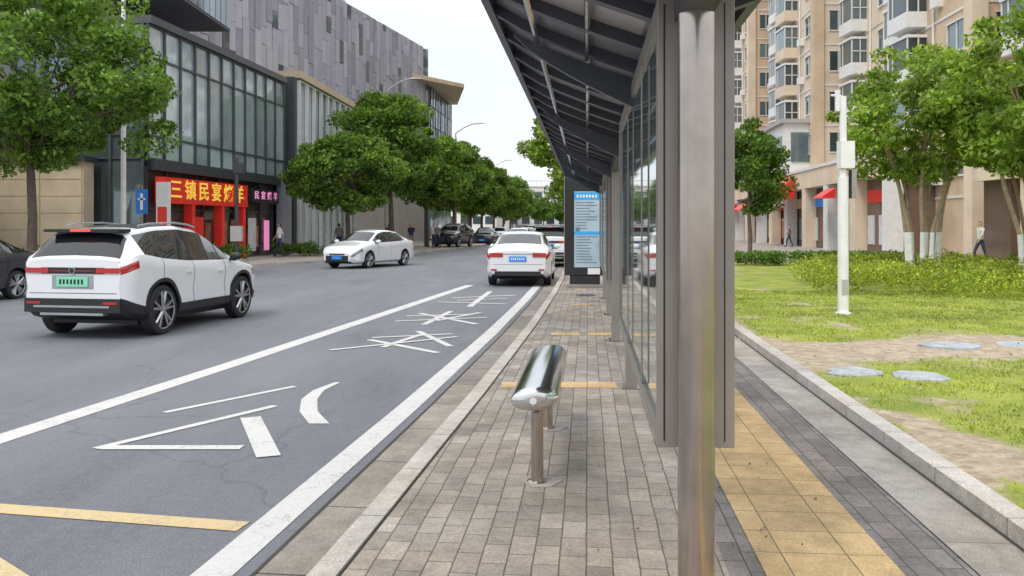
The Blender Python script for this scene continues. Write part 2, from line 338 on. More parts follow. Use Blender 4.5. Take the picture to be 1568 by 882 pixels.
arc=[(-1.83,9.25),(-1.93,8.8),(-1.92,8.35),(-1.80,7.8),(-1.60,7.32)]
w0=[.03,.055,.075,.08,.085]
for i in range(4):
    a=arc[i];c=arc[i+1]
    b.face([(a[0]-w0[i],a[1],.0045),(a[0]+w0[i],a[1],.0045),(c[0]+w0[i+1],c[1],.0045),(c[0]-w0[i+1],c[1],.0045)],'white')
b.build('bus_bay_lettering')
b=MB(); stroke((-4.4,5.42),(-1.47,4.82),.15,'yellow',.0045); stroke((-3.4,5.0),(-2.1,3.9),.15,'yellow',.0055); b.build('yellow_bay_marking')
# ------------------------------------------------------------ bus shelter
sh=empty('bus_shelter',(0,0,0),-TH)
def roofz(o):
    if o<.36: t=(o+.5)/.86; return 2.86-.36*t**.8
    return 2.50+.10*((o-.36)/.3)
b=MB(); os_=[-.5,-.35,-.2,-.05,.1,.25,.36,.5,.66]; s0,s1=2.35,20.5
random.seed(3); s=s0
while s<s1-.05:
    e=min(s+.605,s1); kk='roofl' if random.random()<.45 else 'roofp'
    for a,c in zip(os_[:-1],os_[1:]):
        b.hexa([(a,s,roofz(a)),(c,s,roofz(c)),(c,e,roofz(c)),(a,e,roofz(a))],[(a,s,roofz(a)+.015),(c,s,roofz(c)+.015),(c,e,roofz(c)+.015),(a,e,roofz(a)+.015)],kk if -.35<=a<.2 else 'roofp')
    s=e
b.build('roof_panel',parent=sh)
b=MB(); s=s0
while s<s1+.01:
    for a,c in zip(os_[:-1],os_[1:]):
        b.hexa([(a,s,roofz(a)-.06),(c,s,roofz(c)-.06),(c,s+.07,roofz(c)-.06),(a,s+.07,roofz(a)-.06)],[(a,s,roofz(a)-.002),(c,s,roofz(c)-.002),(c,s+.07,roofz(c)-.002),(a,s+.07,roofz(a)-.002)],'dark')
    s+=.605
b.build('roof_ribs',parent=sh)
b=MB()
for s in (5.0,8.4,11.8,15.2,18.6):
    oo=np.linspace(-.42,.40,9)
    top=[(o,roofz(o)-.065) for o in oo]; bot=[(o,roofz(o)-.075-.17*((o+.42)/.82)**.6) for o in oo]
    poly=top+bot[::-1]
    b.hexa([(p[0],s-.03,p[1]) for p in poly],[(p[0],s+.03,p[1]) for p in poly],'dark')
b.build('cantilever_beams',parent=sh)
b=MB(); b.box(-.54,-.50,s0,s1,2.79,2.90,'dark'); b.box(.66,.70,s0,s1,2.56,2.64,'dark')
b.box(-.50,.66,s1,s1+.05,2.74,2.84,'taupe')
b.cyl((-.28,s0,2.69),(-.28,s1,2.69),.02,.02,'steelB',8); b.cyl((.0,s0,2.585),(.0,s1,2.585),.016,.016,'steel',8)
b.box(.30,.42,s0,s1,2.36,2.45,'dark'); b.build('roof_edge_beams',parent=sh)
b=MB(); b.cyl((.363,3.0,.12),(.363,3.0,2.6),.0615,.0615,'steel',64); b.cyl((.363,3.0,.12),(.363,3.0,.15),.12,.12,'steel',32); b.build('round_post',parent=sh,smooth=40)
b=MB()
for s,o in ((8.4,.41),(11.8,.37),(15.2,.37),(18.6,.37)):
    b.box(o-.055,o+.055,s-.08,s+.08,.12,2.45,'taupe'); b.box(o-.1,o+.1,s-.13,s+.13,.12,.135,'steel')
b.build('square_posts',parent=sh,bevel=.008)
b=MB()
def panel(sa,sb):
    for xa,xb in ((.242,.33),(.425,.506)):
        b.box(xa,xb,sa,sa+.07,.88,2.44,'taupe'); b.box(xa,xb,sb-.07,sb,.88,2.44,'taupe')
        b.box(xa,xb,sa+.07,sb-.07,.88,.95,'taupe'); b.box(xa,xb,sa+.07,sb-.07,2.36,2.44,'taupe')
        b.box(xa+.012,xb-.012,sa+.07,sb-.07,.95,2.36,'sglass')
    b.box(.33,.345,sa+.02,sb-.02,.87,2.44,'black'); b.box(.345,.425,sa+.1,sb-.1,.9,2.42,'dark')
    b.box(.262,.268,sa-.004,sa,.9,2.42,'black'); b.box(.312,.32,sa-.004,sa,.9,2.42,'black'); b.box(.47,.474,sa-.004,sa,.9,2.42,'black')
    m=(sa+sb)/2
    for mm in (sa+.85,m+.3): b.box(.236,.242,mm-.02,mm+.02,.95,2.36,'taupe')
    b.box(.336,.344,sa-.01,sa+.02,.80,.88,'black')
panel(3.1,6.9); panel(12.1,15.0); panel(15.4,18.4); b.build('display_panels',parent=sh,bevel=.004)
bn=empty('leaning_bench',(0,0,0),-TH)
b=MB(); rings=[]
prof=[(4.94,.3),(4.945,.8),(4.96,.95),(5.0,1),(6.75,1),(6.8,.95),(6.815,.8),(6.82,.3)]
bo=-.30
for s,k in prof:
    rings.append([(bo+.138*k*math.cos(t),s,.668+.066*k*math.sin(t)+.01*math.cos(t)) for t in np.linspace(0,2*math.pi,33)[:-1]])
b.loft(rings,'steelB'); b.build('seat_tube',parent=bn,smooth=50)
b=MB()
for s in (5.25,6.65):
    b.cyl((bo,s,.12),(bo,s,.63),.037,.037,'steel',20); b.cyl((bo,s,.12),(bo,s,.13),.07,.06,'steel',20)
b.tube([(bo-.005,5.25,.55),(bo-.005,5.10,.63),(bo-.005,4.93,.665)],[.03,.028,.02],'steelB',14)
b.build('legs',parent=bn,smooth=50)
b=MB()
for s in (5.25,6.65): b.prism([(bo+.02+.12*math.cos(t)*(1+.2*math.sin(3*t)),s+.12*math.sin(t)) for t in np.linspace(0,6.283,15)[:-1]],.121,.1265,'edgR')
b.build('footing',parent=bn)
ad=empty('bus_route_display',(0,0,0),-TH)
b=MB(); b.box(-.56,.40,21.7,22.0,.42,2.92,'black'); b.box(-.44,.30,21.72,21.98,.12,.42,'black'); b.box(-.58,-.56,21.68,22.02,.3,2.92,'taupe'); b.box(-.5,.36,21.66,22.03,.12,.2,'taupe'); b.build('cabinet',parent=ad,bevel=.012)
b=MB(); b.box(-.33,.30,21.69,21.70,.62,2.48,'screen'); b.box(-.33,.30,21.684,21.69,2.28,2.46,'screenb'); b.box(-.33,.30,21.684,21.69,1.42,1.50,'screenb'); b.box(0,.3,21.684,21.69,.45,.6,'wht')
for i in range(22):
    zz=2.20-i*.07
    if abs(zz-1.46)>.07: b.box(-.30,-.30+.22+.33*random.random(),21.684,21.689,zz,zz+.018,'ink')
for i in range(7): b.box(-.27+i*.075,-.225+i*.075,21.68,21.684,2.33,2.40,'wht')
b.box(-.3,-.2,21.68,21.684,1.5,1.6,'ink'); b.build('route_map',parent=ad)
# ------------------------------------------------------------ vegetation
def leaves(P,size,up=.35,asp=.55):
    n=len(P); d=rng.normal(size=(n,3)); d[:,2]+=up; d/=np.linalg.norm(d,axis=1)[:,None]
    a=np.cross(d,rng.normal(size=(n,3))); a/=np.linalg.norm(a,axis=1)[:,None]; c=np.cross(d,a)
    s=(size*(.6+.8*rng.random(n)))[:,None]
    return np.stack([P-a*s,P-c*s*asp+a*s*.1,P+a*s,P+c*s*asp+a*s*.1],axis=1)
def blob_points(cs,rs,per):
    out=[]
    for c,r in zip(cs,rs):
        d=rng.normal(size=(per,3)); d/=np.linalg.norm(d,axis=1)[:,None]
        rad=r*(.35+.65*rng.random(per)**.5); p=d*rad[:,None]; p[:,2]*=.65; out.append(p+c)
    return np.concatenate(out)
def tree_mesh(name,seed,H,cz,rx,rz,leaf='leafA',nc=120,per=190,lsize=.10,trunk=.14,clump=.7,bark='bark',multi=0,hollow=.45,gap=-.22):
    random.seed(seed); b=MB(); cs=[];rs=[]
    while len(cs)<nc:
        d=Vector((random.gauss(0,1),random.gauss(0,1),random.gauss(0,1))).normalized()
        k=(hollow+(1-hollow)*random.random()**.6)*(1+.30*mnoise.noise(d*1.9+Vector((seed,0,0))))
        p=Vector((d.x*rx*k,d.y*rx*k,d.z*rz*k*(1 if d.z>0 else .8)))
        if mnoise.noise(p*.6+Vector((seed*3,1,1)))<gap: continue
        cs.append(np.array((p.x,p.y,cz+p.z))); rs.append(clump*(.5+.8*random.random()))
    b.add_arr(leaves(blob_points(cs,rs,per),lsize),leaf,4)
    base=cz-rz*.75
    if not multi:
        b.tube([(0,0,-.1),(.04,.02,base*.5),(-.03,.05,base),(.03,0,cz)],[trunk*1.25,trunk,trunk*.85,trunk*.5],bark,10)
        for c in cs[::6]:
            c=Vector(c); st=Vector((0,.02,base+random.random()*(cz-base)*.9)); md=st.lerp(c,.5)+Vector((0,0,-.15*rz*random.random()))
            b.tube([st,md,c],[trunk*.45,trunk*.28,.012],bark,5)
    else:
        for i in range(multi):
            a=i*6.28/multi+random.random()*.6; r=.3+.3*random.random()
            p0=Vector((math.cos(a)*r*.8,math.sin(a)*r*.8,-.1)); p1=p0+Vector((math.cos(a)*.08,math.sin(a)*.08,1.35)); 
            p2=p1+Vector((math.cos(a)*.45*rx*.4+random.uniform(-.15,.15),math.sin(a)*.45*rx*.5,max(.4,base*1.1-1.2))); p3=p2+Vector((math.cos(a)*.5,math.sin(a)*.5,1.0))
            b.tube([p0,p1],[.075,.062],'lime',8); b.tube([p1,p1.lerp(p2,.5)+Vector((random.uniform(-.1,.1),random.uniform(-.1,.1),0)),p2,p3],[.058,.052,.045,.03],bark,7)
            near_=sorted(cs,key=lambda c:(Vector(c)-p3).length)[:24]
            for c in near_[::2]:
                b.tube([p2.lerp(p3,random.random()),Vector(c)*.5+p3*.5+Vector((0,0,.1)),Vector(c)],[.028,.018,.008],bark,5)
    me=b.build(name); d=me.data; bpy.data.objects.remove(me); return d
def place(name,me,x,y,sc=1,rz=0,z=.12,sz=None):
    o=bpy.data.objects.new(name,me); scene.collection.objects.link(o); o.location=(x,y,z); o.scale=(sc,sc,sz or sc); o.rotation_euler=(0,0,rz); return o
tBig=tree_mesh('camphor_tree',1,9.4,5.9,3.75,3.2,nc=230,per=200,lsize=.085,trunk=.13,clump=.68,gap=-.14)
t1=tree_mesh('camphor_tree',2,6.4,3.95,2.7,2.0,nc=120,per=190,lsize=.10,trunk=.11,clump=.6)
t2=tree_mesh('camphor_tree',3,9,5.6,2.9,3.1,nc=150,per=190,lsize=.115,trunk=.14,clump=.75)
t3=tree_mesh('camphor_tree',4,8,5.0,2.7,2.8,nc=110,per=160,lsize=.14,trunk=.13,clump=.75)
place('camphor_tree',tBig,-14.35,26.3,1,0.3)
place('camphor_tree',tBig,-19.5,25.5,1,2.3)
place('camphor_tree',t1,-8.5,45.5,1.06,0)
place('camphor_tree',t2,-7.4,54,1.12,1)
place('camphor_tree',t3,-6.1,63,1.08,2)
for x,y,s,me in ((-4.9,75,1.02,t2),(-3.9,84,.98,t3),(-3.2,94,1.0,t2),(-2.2,106,1.0,t3),(-1.2,118,1.0,t3),(-.3,132,1.02,t2),(.8,148,1.05,t3),(-6,120,1.1,t2),(-9,95,1.2,t3)): place('camphor_tree',me,x,y,s,x)
tL=tree_mesh('street_tree',5,9,5.6,3.6,3.2,'leafB',nc=110,per=170,lsize=.12,clump=.7)
place('street_tree',tL,4.6,54,1.08,.6); place('street_tree',t3,6.6,80,1,0); place('street_tree',tL,9,105,.95,2)
tS=tree_mesh('small_tree',6,5.8,3.7,1.35,2.1,'leafD',nc=80,per=150,lsize=.085,trunk=.08,clump=.5)
place('small_tree',tS,9.7,36,1,0,.17)
tM=tree_mesh('osmanthus_tree',8,6.4,4.35,2.2,2.0,'leafB',nc=150,per=105,lsize=.075,clump=.42,bark='barkL',multi=8,hollow=.5,gap=-.12)
tN=tree_mesh('osmanthus_tree',9,6.3,4.5,2.4,2.0,'leafB',nc=210,per=125,lsize=.08,clump=.45,bark='barkL',multi=5,hollow=.45,gap=-.2)
place('osmanthus_tree',tM,11.6,25,1.03,0,.17); place('osmanthus_tree',tN,12.75,21.2,1,1,.17); place('osmanthus_tree',tN,15.6,26,1,3,.17)
def mound(name,pts,leaf,lsize,per,clump):
    b=MB(); cs=[np.array(p) for p in pts]; b.add_arr(leaves(blob_points(cs,[clump*(.7+.6*random.random()) for _ in cs],per),lsize,.6),leaf,4); b.build(name)
def inp(x,y,poly):
    c=False; j=len(poly)-1
    for i in range(len(poly)):
        xi,yi=poly[i]; xj,yj=poly[j]
        if (yi>y)!=(yj>y) and x<(xj-xi)*(y-yi)/(yj-yi)+xi: c=not c
        j=i
    return c
random.seed(5)
def shrubs(name,poly,hf,step,leaf,lsize,per,clump,var=.5,thr=-9):
    xs=[p[0] for p in poly]; yv=[p[1] for p in poly]; pts=[]
    x=min(xs)
    while x<max(xs):
        y=min(yv)
        while y<max(yv):
            px,py=x+random.uniform(-.5,.5)*step,y+random.uniform(-.5,.5)*step
            nv=mnoise.noise(Vector((px*.8,py*.8,2)))
            if inp(px,py,poly) and nv>thr:
                h=hf*(.75+var*nv+.12*random.random()); pts.append((px,py,.17+h*.75)); 
                if random.random()<.5: pts.append((px,py,.17+h*.35))
            y+=step
        x+=step
    mound(name,pts,leaf,lsize,per,clump)
shrubs('azalea_shrubs',[(6.5,19.3),(8,18.0),(10,17.4),(13.5,17.2),(16,18),(17,24),(12,25.5),(8.6,25),(6.9,22)],.62,.42,'leafC',.035,75,.32,.9,-.3)
shrubs('boxwood_hedge',[(8.3,32.2),(14.5,32.2),(14.6,33.2),(8.3,33.3)],.62,.33,'leafD',.045,110,.24,.06)
shrubs('flower_bed',[(9.5,27),(13.5,27.5),(17,27),(17,29),(10,29.5)],.6,.45,'leafC',.05,80,.3)
for xx,yy,w in ((-17.6,30.3,2.2),(-12.2,36.5,1.8),(-10.5,43,2.5),(-8.5,50,3)):
    shrubs('planter_hedge',[(xx-w/2,yy),(xx+w/2,yy+.3),(xx+w/2,yy+1.2),(xx-w/2,yy+1)],.75,.35,'leafD',.05,110,.3)
pts=np.stack([S(6,2.3)+rng.random(900)*7,5+rng.random(900)*14,np.full(900,.2)],axis=1); b=MB(); b.add_arr(leaves(pts,.022,2),'barkL',4)
pts=np.stack([.8+rng.random(90)*1.2,4+rng.random(90)*8,np.full(90,.135)],axis=1); pts[:,0]+=pts[:,1]*.0859-.4; b.add_arr(leaves(pts,.011,3),'bark',4)
pts=np.stack([rng.random(60)*1.2-.4,4+rng.random(60)*8,np.full(60,.135)],axis=1); pts[:,0]+=pts[:,1]*.0859-.1; b.add_arr(leaves(pts,.010,3),'bark',4); b.build('fallen_leaves')
for x,y,w,d in ((3.42,8.8,.28,.19),(3.95,8.55,.26,.2),(5.35,10.75,.34,.24),(6.25,10.8,.3,.22)):
    b=MB(); pl=[(x+w*math.cos(t)*(1+.15*random.uniform(-1,1)),y+d*2*math.sin(t)*(1+.15*random.uniform(-1,1))*.7) for t in np.linspace(0,6.283,12)[:-1]]
    b.prism(pl,.15,.195,'stone'); b.build('stepping_stone',bevel=.01)
# ------------------------------------------------------------ poles & signs
b=MB(); x,y=5.52,14.7
b.cyl((x,y,.15),(x,y,2.45),.088,.088,'wht',20); b.cyl((x,y,2.45),(x,y,3.8),.06,.055,'wht',16); b.cyl((x,y,.16),(x,y,.2),.13,.13,'wht',20)
b.box(x-.07,x+.16,y-.1,y+.1,2.6,3.05,'wht'); b.box(x+.12,x+.2,y-.07,y+.07,2.1,2.58,'steel'); b.cyl((x-.09,y,3.55),(x-.09,y,3.9),.045,.045,'wht',12); b.cyl((x-.03,y,3.8),(x-.2,y,3.82),.02,.02,'wht',8)
b.box(x-.05,x+.05,y-.095,y-.085,.5,.75,'greyw')
b.build('camera_pole',smooth=40)
def lamp(x,y,h,arm,side=1,k='wht'):
    b=MB(); b.tube([(0,0,0),(0,0,h-.8)],[.1,.065],k,12); pts=[(0,0,h-.8)]
    for t in np.linspace(.2,1,6): pts.append((side*arm*t,0,h-.8+.9*math.sin(t*1.57)))
    b.tube(pts,[.05]*7,k,8); e=pts[-1]; b.hexa([(e[0]-.1,-.14,e[2]-.03),(e[0]+side*.75,-.1,e[2]+.0),(e[0]+side*.75,.1,e[2]+.0),(e[0]-.1,.14,e[2]-.03)],[(e[0]-.1,-.1,e[2]+.09),(e[0]+side*.75,-.06,e[2]+.06),(e[0]+side*.75,.06,e[2]+.06),(e[0]-.1,.1,e[2]+.09)],k)
    b.cyl((0,0,0),(0,0,.5),.15,.13,k,12); b.build('street_lamp',(x,y,.12),smooth=40)
lamp(-13.75,31.2,11.5,1.6); lamp(-5.3,83,11,2.0,1,'greyw'); lamp(-2.6,130,11,2,1,'greyw'); lamp(-8.6,60,11.4,1.8,1,'greyw')
b=MB(); b.cyl((0,0,0),(0,0,4.2),.08,.07,'dark',12); b.box(-.22,.22,-.12,.12,.9,1.5,'greyw'); b.box(-.1,.3,-.1,.1,3.6,4.0,'dark'); b.build('signal_pole',(-10.9,34.9,.12))
b=MB(); b.cyl((0,0,0),(0,0,3.0),.035,.035,'steel',10); b.box(-.22,.22,-.05,-.02,1.95,2.85,'blue'); b.box(-.05,.05,-.056,-.05,2.1,2.7,'wht'); b.box(-.14,.14,-.056,-.05,2.45,2.52,'wht'); b.build('blue_road_sign',(-13.55,32.3,.12))
b=MB(); b.box(-.22,.22,-.12,.12,.1,3.1,'wht'); b.box(-.17,.17,-.126,-.12,1.2,2.2,'red'); b.box(-.35,.35,-.2,.2,0,.1,'greyw'); b.build('totem_sign',(-12.65,32.0,.12))
# ------------------------------------------------------------ left buildings
def curtain(b,a,c,z0,zs,n,off=0,glass='curt',mw=.09,md=.18,rnd=.004,mk='mull'):
    a=Vector(a);c=Vector(c);d=(c-a);Ln=d.length;d.normalize();nrm=Vector((d.y,-d.x))
    for i in range(n):
        for j in range(len(zs)-1):
            p0=a+d*(Ln*i/n);p1=a+d*(Ln*(i+1)/n); e=[random.uniform(-rnd,rnd)*4 for _ in range(4)]
            b.face([(p0+nrm*e[0]).to_3d()+Vector((0,0,zs[j])),(p1+nrm*e[1]).to_3d()+Vector((0,0,zs[j])),(p1+nrm*e[2]).to_3d()+Vector((0,0,zs[j+1])),(p0+nrm*e[3]).to_3d()+Vector((0,0,zs[j+1]))],glass)
    for i in range(n+1):
        p=a+d*(Ln*i/n); q=p-d*mw/2; r=p+d*mw/2
        b.prism([q+nrm*.02,r+nrm*.02,r+nrm*md,q+nrm*md],z0,zs[-1],mk)
    for zz in zs:
        b.prism([a+nrm*.021,c+nrm*.021,c+nrm*(md-.03),a+nrm*(md-.03)],zz-.04,zz+.04,mk)
A=Vector((-13.9,33.5)); Bp=Vector((-12.4,47.8)); dirf=(Bp-A).normalized(); nf=Vector((dirf.y,-dirf.x))
par=empty('glass_office_building')
b=MB(); b.prism([A-nf*.3,Bp-nf*.3,Bp-nf*10,A-nf*10],.12,9.3,'soffit'); b.prism([A+nf*.2,Bp+nf*.2,Bp-nf*10.2,A-nf*10.2],9.35,9.65,'mull'); b.build('core',parent=par)
b=MB(); curtain(b,A,Bp,4.2,[4.2,5.1,8.1,9.3],11,glass='curt',mw=.10,md=.10)
Aw=A-nf*5.2; curtain(b,Aw-Vector((0,.25)),A-Vector((0,.25)),.2,[.2,4.2,5.1,8.1,9.3],4,glass='curtD',mw=.1,md=.1); b.build('curtain_wall',parent=par)
b=MB(); curtain(b,A-nf*.1,Bp-nf*.1,.15,[.15,.6,2.3,3.9],9,glass='shop',mw=.12,md=.12); b.wall(A,Bp,0,-.4,3.75,4.15,'dark')
for i in range(14):
    q=.3+i*.9
    if random.random()<.7: b.wall(A+dirf*q,A+dirf*(q+.3+.4*random.random()),-.05,-.08,.5+.3*random.random(),1.3+1.0*random.random(),'poster')
b.build('shopfronts',parent=par)
P=lambda t,o,z: (A+dirf*t+nf*o).to_3d()+Vector((0,0,z))
b=MB(); b.wall(A+dirf*.1,A+dirf*7.9,-.3,-.7,2.5,3.5,'red'); b.wall(A+dirf*8.6,A+dirf*12.0,-.3,-.65,2.75,3.4,'black')
for q in (.2,2.4,5.2,7.5): b.wall(A+dirf*q,A+dirf*(q+.3),-.3,-.65,.15,2.5,'red')
b.wall(A+dirf*3.2,A+dirf*4.2,-.25,-.3,.5,2.0,'red'); b.wall(A+dirf*13.0,A+dirf*14.3,-.15,-.5,.15,4.2,'clad')
b.wall(A+dirf*9,A+dirf*9.9,-.25,-.3,.4,2.0,'clA'); b.wall(A+dirf*11,A+dirf*11.6,-.25,-.3,.4,1.9,'pink'); b.wall(A+dirf*5.8,A+dirf*6.6,-.25,-.3,.5,1.9,'poster')
b.build('shop_signs',parent=par)
for i,ch in enumerate('三镇民宴烤羊'): text(ch,'sign_glyph',.82,'ylw',facing(P(.95+i*1.2,.72,3.0),dirf.to_3d()),par,sx=1.2)
for i,ch in enumerate('民宴烤羊'): text(ch,'small_sign_glyph',.42,'pink',facing(P(9.1+i*.8,.67,3.08),dirf.to_3d()),par,sx=1.3)
b=MB(); b.box(-21,-13.9,36.5,43.5,11.2,26,'soffit')
for i in range(9): b.box(-13.9,-13.86,36.6+i*.77,37.3+i*.77,11.3,26,'curtD')
b.build('upper_block',parent=par)
b=MB(); b.prism([(-18.9,32.4),(-15.75,32.4),(-15.75,33.2),(-18.9,33.2)],.12,4.0,'beige')
for i in range(6):
    for j in range(2): b.box(-18.86+j*1.55,-17.36+j*1.55,32.37,32.4,.25+i*.62,.84+i*.62,'beige')
b.box(-19.1,-15.6,32.2,33.25,4.0,4.2,'dark'); b.prism([(-34,34),(-19.3,34),(-19.0,44),(-34,44)],.12,4.6,'beige'); b.box(-34.2,-19.2,33.7,44,4.6,4.9,'dark'); b.build('beige_stone_wall')
b=MB(); b.box(-45,-22,50,70,.1,14,'greyw'); curtain(b,(-45,49.9),(-22,49.9),1,[1,4,7,10,13],14,glass='curt'); b.build('background_office_building')
b=MB(); b.box(-30,-20.2,30.5,33,.1,5,'greyw'); curtain(b,(-30,30.4),(-19.2,30.4),.2,[.2,3,4.8],8,glass='curtD'); b.build('corner_kiosk_building')
C1=Vector((-12.1,49.6)); C2=Vector((-11.3,63.0)); par2=empty('white_frame_office_building')
b=MB(); b.prism([C1-Vector((.3,0)),C2-Vector((.3,0)),C2-Vector((12,0)),C1-Vector((12,0))],.12,9.9,'soffit'); b.prism([C1+Vector((.3,-.3)),C2+Vector((.3,0)),C2-Vector((12,0)),C1-Vector((12,.3))],9.9,10.3,'beige')
b.box(-16,-12.05,49.2,49.55,.12,9.9,'soffit'); b.box(-15.6,-15.1,48.9,49.2,.12,9.9,'beige'); b.box(-12.55,-12.1,48.9,49.2,.12,9.9,'mull')
for i in range(4): b.box(-15,-12.6,49.1,49.19,1.0+i*2.3,2.8+i*2.3,'curtD')
b.build('core',parent=par2)
b=MB(); curtain(b,C1,C2,.2,[.2,3.6,4.3,9.8],9,glass='curt',mw=.22,md=.2,mk='wht'); b.build('curtain_wall',parent=par2)
G1=Vector((-20.5,42)); G2=Vector((-8.7,89.6)); par3=empty('grey_cladding_building'); dg_=(G2-G1); GL=dg_.length; dg_.normalize(); ng=Vector((dg_.y,-dg_.x))
b=MB(); b.prism([G1-ng*.2,G2-ng*.2,G2-ng*14,G1-ng*14],.1,19.4,'greyw'); b.build('core',parent=par3)
b=MB(); s=0; random.seed(11)
while s<GL:
    w=.75; zz=7.5-random.random()*2
    while zz<19.6:
        h=random.choice([1.2,1.8,2.6,3.4]); z2=min(zz+h,19.6)
        if z2-zz<.2: break
        o_=random.choice([0,0,.02,.04]); p0=G1+dg_*s+ng*o_; p1=G1+dg_*(s+w-.03)+ng*o_
        b.prism([p0,p1,p1-ng*.15,p0-ng*.15],zz,z2-.03,'clad' if random.random()<.9 else 'curtD'); zz=z2
    s+=w
b.build('cladding',parent=par3)
par4=empty('glazed_pavilion_building')
b=MB(); b.box(-13.6,-8.6,91,104,.1,15.9,'soffit'); curtain(b,(-13.6,90.8),(-8.4,90.8),8,[.2,4,8,10,12,14,15.8],6,glass='curt',md=.1); curtain(b,(-8.4,90.8),(-7.2,104),8,[.2,4,8,10,12,14,15.8],9,glass='curt',md=.1); b.prism([(-16,84),(-10,85),(-5.0,92),(-6.5,105),(-15,105)],16.0,16.4,'beige'); b.build('pavilion',parent=par4)
b=MB(); b.cyl((-50,240,0),(-50,240,62),5,5,'teal',24); 
for i in range(20): b.cyl((-50,240,4+i*3.2),(-50,240,4.4+i*3.2),5.15,5.15,'wht',24)
b.cyl((-50,240,62),(-50,240,74),5,1.5,'teal',24); b.build('glass_tower')
# ------------------------------------------------------------ right apartments
def apartment(name,y0,y1,off,wall,H,fl=2.95,style=0,zb=.1):
    p=empty(name); b=MB(); x0=lambda y:S(y,off); D=14
    b.prism([(x0(y0),y0),(x0(y0)+D,y0),(x0(y1)+D,y1),(x0(y1),y1)],zb,H,wall)
    b.build('walls',parent=p); b=MB(); w=MB()
    n=int((H-1)/fl); Ly=y1-y0; nb=max(1,int(round(Ly/4.2)))
    b.prism([(x0(y0)-.25,y0-.25),(x0(y0)+.5,y0-.25),(x0(y0)+.5,y0+.5),(x0(y0)-.25,y0+.5)],zb,H,'tan' if wall=='cream' else 'cream')
    for i in range(nb): # drain pipes
        q=y0+Ly*(i+.93)/nb; b.cyl((x0(q)-.08,q,zb+3),(x0(q)-.08,q,H),.06,.06,'wht',6)
    for j in range(1,n):
        z=zb+.4+j*fl
        b.prism([(x0(y0)-.05,y0-.05),(x0(y0)+D,y0-.05),(x0(y1)+D,y1),(x0(y1)-.05,y1)],z-.5,z-.38,'wht' if style%2 else 'cream')
        for i in range(nb):
            a=y0+Ly*(i+.14)/nb; c=y0+Ly*(i+.86)/nb; m=(a+c)/2
            if (i+style)%2==0:
                bx=x0(m)
                b.prism([(bx-1.2,a),(bx+.1,a),(bx+.1,m+.6),(bx-1.2,m+.6)],z-.35,z+.45,'wht' if style!=3 else 'cream')
                b.prism([(bx-1.22,a-.03),(bx+.1,a-.03),(bx+.1,m+.63),(bx-1.22,m+.63)],z+2.05,z+2.2,'wht')
                w.prism([(bx-1.13,a+.06),(bx+.05,a+.06),(bx+.05,m+.54),(bx-1.13,m+.54)],z+.45,z+2.05,'win')
                for q in (a+.02,m,m+.52): b.prism([(bx-1.17,q),(bx-1.11,q),(bx-1.11,q+.07),(bx-1.17,q+.07)],z+.45,z+2.05,'wht')
                b.prism([(bx-1.17,a+.0),(bx-.02,a+.0),(bx-.02,a+.05),(bx-1.17,a+.05)],z+1.2,z+1.26,'wht'); b.prism([(bx-.62,a+.0),(bx-.56,a+.0),(bx-.56,a+.05),(bx-.62,a+.05)],z+.45,z+2.05,'wht')
                if random.random()<.7: b.prism([(bx-.35,c-.5),(bx-.02,c-.5),(bx-.02,c+.25),(bx-.35,c+.25)],z+.1,z+.65,'wht')
            else:
                w.face([(x0(a)-.03,a,z+.6),(x0(a)-.03,a,z+2.0),(x0(m+.4)-.03,m+.4,z+2.0),(x0(m+.4)-.03,m+.4,z+.6)],'win')
                for za,zc in ((z+.52,z+.6),(z+2.0,z+2.07)): b.prism([(x0(a)-.1,a-.05),(x0(a)+.02,a-.05),(x0(m)+.02,m+.45),(x0(m)-.1,m+.45)],za,zc,'wht')
                for q in (a-.05,(a+m)/2+.2,m+.4): b.prism([(x0(q)-.08,q),(x0(q)+.02,q),(x0(q)+.02,q+.06),(x0(q)-.08,q+.06)],z+.6,z+2.0,'wht')
                if random.random()<.6: b.prism([(x0(c)-.4,c-.7),(x0(c)-.02,c-.7),(x0(c)-.02,c),(x0(c)-.4,c)],z+.2,z+.75,'wht')
        for q in (1.0,3.2):
            w.face([(x0(y0)+q,y0-.03,z+.6),(x0(y0)+q+1.2,y0-.03,z+.6),(x0(y0)+q+1.2,y0-.03,z+2.0),(x0(y0)+q,y0-.03,z+2.0)],'win')
            b.box(x0(y0)+q-.06,x0(y0)+q+1.26,y0-.08,y0-.001,z+.52,z+.6,'wht'); b.box(x0(y0)+q-.06,x0(y0)+q+1.26,y0-.08,y0-.001,z+2.0,z+2.06,'wht')
            b.box(x0(y0)+q+.57,x0(y0)+q+.63,y0-.07,y0-.001,z+.6,z+2.0,'wht')
            if random.random()<.4: b.box(x0(y0)+q+1.35,x0(y0)+q+2.0,y0-.35,y0-.001,z+.3,z+.85,'wht')
    b.build('balconies_and_frames',parent=p); w.build('windows',parent=p)
random.seed(21)
apartment('terracotta_apartment_block',28,40,19.3,'terra',40,style=0)
apartment('beige_apartment_block',40.1,50,17.6,'tan',48,style=1)
apartment('cream_apartment_block',50.1,64,19.0,'cream',52,style=2)
apartment('cream_tower_block',64.1,74,16.6,'cream',56,style=3)
apartment('brown_apartment_block',74.1,90,18.6,'brown',60,style=0)
apartment('tan_apartment_block',90.1,125,16.6,'tan',70,style=1)
apartment('far_apartment_block',140,175,19,'greyw',75,style=2)
p=empty('shop_row_building'); b=MB(); ro=15.0
b.prism([(S(44,ro),44),(S(44,ro)+4.5,44),(S(112,ro)+2,112),(S(112,ro),112)],4.2,5.4,'cream')
b.prism([(S(44,ro)-.08,43.9),(S(44,ro)+4.5,43.9),(S(112,ro)+2,112.1),(S(112,ro)-.08,112.1)],5.4,5.6,'wht')
